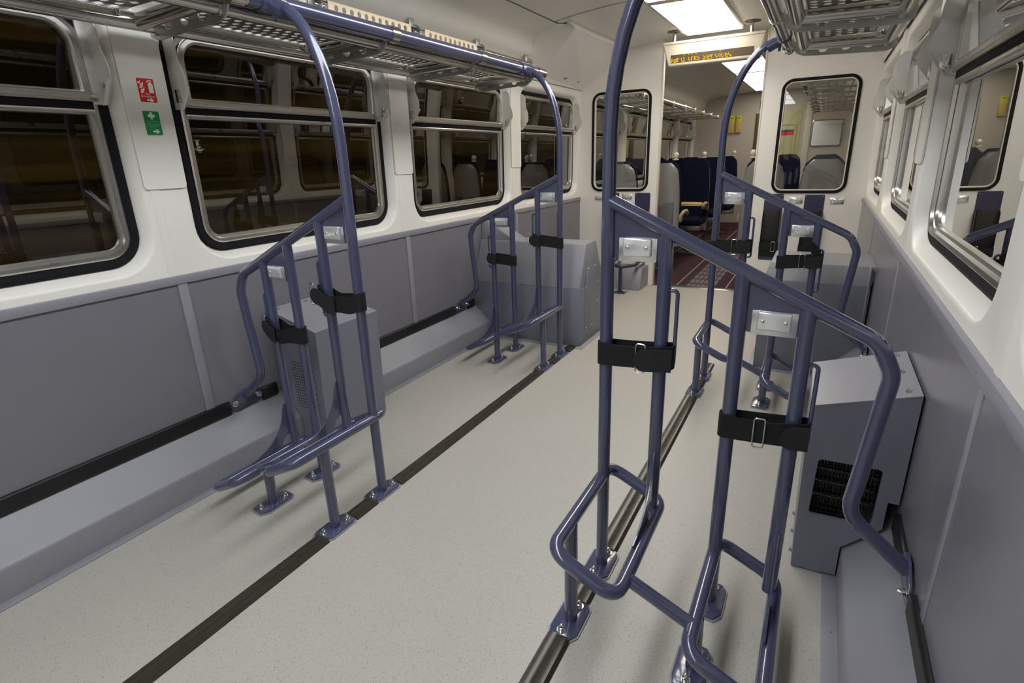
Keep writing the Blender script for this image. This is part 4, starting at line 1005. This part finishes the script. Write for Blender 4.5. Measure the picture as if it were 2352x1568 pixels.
def seats():
    A, B = -1.55, -2.028
    C, D = -0.53, 0.0
    seat(A, 6.22, 1, 'grey shelled seat with its back to us at the left edge of the doorway')
    seat(B, 6.22, 1, 'grey shelled window seat behind the left partition window, back to us')
    seat(C, 6.22, 1, 'grey shelled seat with its back to us, right side of the doorway')
    seat(D, 6.22, 1, 'grey shelled window seat filling the bottom of the right partition window')
    seat(A+0.03, 7.95, -1, 'nearest navy seat facing us through the doorway, beside the folding tray')
    seat(B, 7.95, -1, 'navy window seat facing us behind the left partition window')
    seat(A+0.06, 9.05, -1, 'second navy aisle seat facing us on the left of the saloon')
    seat(B, 9.05, -1, 'second navy window seat facing us on the left, mostly hidden')
    seat(A+0.09, 10.15, -1, 'third navy aisle seat facing us on the left, near the end wall')
    seat(B, 10.15, -1, 'third navy window seat facing us on the left, near the end wall')
    seat(C, 7.95, -1, 'navy aisle seat facing us, seen dark in the right partition window')
    seat(D, 7.95, -1, 'navy window seat facing us, hidden behind the grey shell on the right')
    seat(C, 9.05, -1, 'second navy aisle seat facing us on the right side of the saloon')
    seat(C, 10.15, -1, 'last navy aisle seat facing us on the right side of the saloon')
    for x, y, l in ((A+0.13, 6.265, 'cream knob on the grey seat at the left of the doorway'), (A+0.13, 7.90, 'cream knob on the nearest navy seat facing us'), (C-0.12, 6.265, 'cream knob on the grey seat at the right of the doorway'),
                    (A+0.17, 9.0, 'cream knob on the second left navy seat'), (A+0.21, 10.1, 'cream knob on the third left navy seat'), (C-0.12, 9.0, 'cream knob on the second right navy seat, seen through glass'), (C-0.12, 7.9, 'cream knob on the navy aisle seat behind the right partition window')):
        knob(x, y, 1.232, l)
    t = thing('folding_tray', 'small light wood folding tray on the back of the left doorway seat', 'tray', (A+0.06, 6.42, 0.70))
    ol = [(-0.20, 0.0), (0.20, 0.0), (0.20, 0.18), (0.17, 0.23), (0.10, 0.26), (-0.10, 0.26), (-0.17, 0.23), (-0.20, 0.18)]
    MB().prism([(A+0.09+a, 7.0+b_, 0.70) for a, b_ in ol], (0, 0, 1), 0.016, 0.004).build('top', 'wood', t)
    MB().prism([(A+0.09+a*1.02, 7.0+b_*1.02-0.002, 0.690) for a, b_ in ol], (0, 0, 1), 0.010, 0.003).build('rim', 'cream', t)
    MB().tube([(A+0.0, 7.1, 0.69), (B-0.05, 7.1, 0.66), (B-0.19, 7.1, 0.62)], 0.018, fil=0.05, n=10).build('arm', 'shell2', t)
seats()

# ================================================================== SALOON FITTINGS
def saloon_rack(s, label):
    X = lambda u: XC+s*u
    t = thing('saloon_luggage_rack', label, 'luggage rack', (X(0.95), 8.4, 1.8), 'saloon luggage racks')
    a, b_ = 5.75, 10.3
    MB().box((X(0.70), a, 1.835), (X(0.735), b_, 1.885), 0.008).build('front_rail', 'steel', t)
    MB().box((X(1.20), a, 1.835), (X(1.225), b_, 1.87), 0.005).build('back_rail', 'steel', t)
    y = a+0.05
    while y < b_:
        MB().box((X(0.73), y, 1.838), (X(1.205), y+0.03, 1.858), 0.004).build('cross_bar', 'plate', t)
        MB().box((X(0.694), y-0.01, 1.828), (X(0.741), y+0.04, 1.892), 0.004).build('rail_clip', 'bright', t)
        MB().box((X(1.20), y, 1.80), (X(1.29), y+0.03, 1.85), 0.004).build('wall_bracket', 'plate', t)
        y += 0.64
    for i in range(7):
        u = 0.77+0.065*i; MB().tube([(X(u), a, 1.862), (X(u), b_, 1.862)], 0.007, n=8).build('long_rod', 'plate', t)
    return t
saloon_rack(-1, 'saloon luggage rack above the left saloon windows, seen through the doorway')
saloon_rack(1, 'saloon luggage rack seen from below through the right partition window')
ye = Y1-0.041
for x, l in ((-1.600, 'left of the two yellow and tan boxes on the end wall'), (-1.478, 'right of the two yellow and tan boxes on the end wall')):
    t = thing('leaflet_box', l, 'box', (x, ye, 1.62), 'yellow boxes on the end wall')
    MB().box((x-0.046, ye-0.05, 1.625), (x+0.046, ye, 1.80), 0.004).build('pocket', 'tan', t)
    c = MB().box((x-0.046, ye-0.045, 1.79), (x+0.046, ye, 1.915), 0.003).build('card', 'yellow', t)
    MB().box((x-0.025, ye-0.047, 1.872), (x+0.025, ye-0.044, 1.886)).build('symbol', 'green', c)
def exit_sign():
    t = thing('exit_sign', 'small green exit sign high on the end wall', 'sign', (-1.02, ye, 2.06))
    MB().box((-1.155, ye-0.006, 2.0), (-0.90, ye, 2.155), 0.001).build('plate', 'green', t)
    vs, fs = text_mesh('EXIT', 0.075, 0.17)
    MB().add([(-1.035+v.x, ye-0.008, 2.078+v.y) for v in vs], fs, False).build('lettering', 'mark', t)
exit_sign()
# pale sliding door and glass strip on the end wall
def end_door():
    MB().box((-1.24, ye-0.004, 0.0), (-0.44, ye-0.001, 1.96), 0.001)
    r = bpy.data.objects.new('door_1', None); COL.objects.link(r); r.location = (-0.84, ye, 0.0); r['kind'] = 'structure'
    MB().box((-1.22, ye-0.008, 0.003), (-0.46, ye, 1.95), 0.002).build('leaf', 'paleg', r)
    ol = [(x, z) for x, z in rrect(-0.98, -0.52, 0.95, 1.72, 0.05, 5)]
    MB().tube([(x, ye-0.010, z) for x, z in ol], 0.008, n=6, closed=True).build('window_trim', 'tan', r)
    MB().box((-1.205, ye-0.012, 0.6), (-1.10, ye-0.007, 1.93), 0.002).build('glass_strip', 'screen', r)
    MB().box((-1.07, ye-0.012, 0.3), (-1.045, ye-0.007, 1.93), 0.002).build('edge_strip', 'yellow', r)
    nb = MB().box((-0.78, ye-0.012, 1.575), (-0.56, ye-0.009, 1.635)).build('notice', 'bluesign', r)
    MB().box((-0.78, ye-0.0125, 1.545), (-0.56, ye-0.009, 1.60)).build('notice_band', 'red', nb)
    MB().box((-0.40, ye-0.02, 0.0), (-0.30, ye, 2.25), 0.004).build('post', 'cream', r)
end_door()
def case():
    t = thing('bulkhead_window', 'rectangular cab window on the end wall, its reflection made as a bright metal panel, in the right partition window', 'panel', (-0.05, ye, 1.55))
    ol = lambda e: rrect(-0.285+e, 0.185-e, 1.335+e, 1.775-e, 0.03, 4)
    n = len(ol(0)); L = [[(x, y, z) for x, z in ol(e)] for e, y in ((0, ye), (0, ye-0.02), (0.012, ye-0.024), (0.020, ye-0.014))]
    MB().add([p for l in L for p in l], ringfaces(n, 4)).build('frame', 'alu', t)
    MB().add([(x, ye-0.014, z) for x, z in ol(0.018)], [list(range(n))], False).build('face', 'bright', t)  # bright metal face stands in for the flash reflected in the window glass
    MB().box((-0.265, ye-0.018, 1.685), (0.165, ye-0.013, 1.692), 0.001).build('divider', 'alu', t)
case()
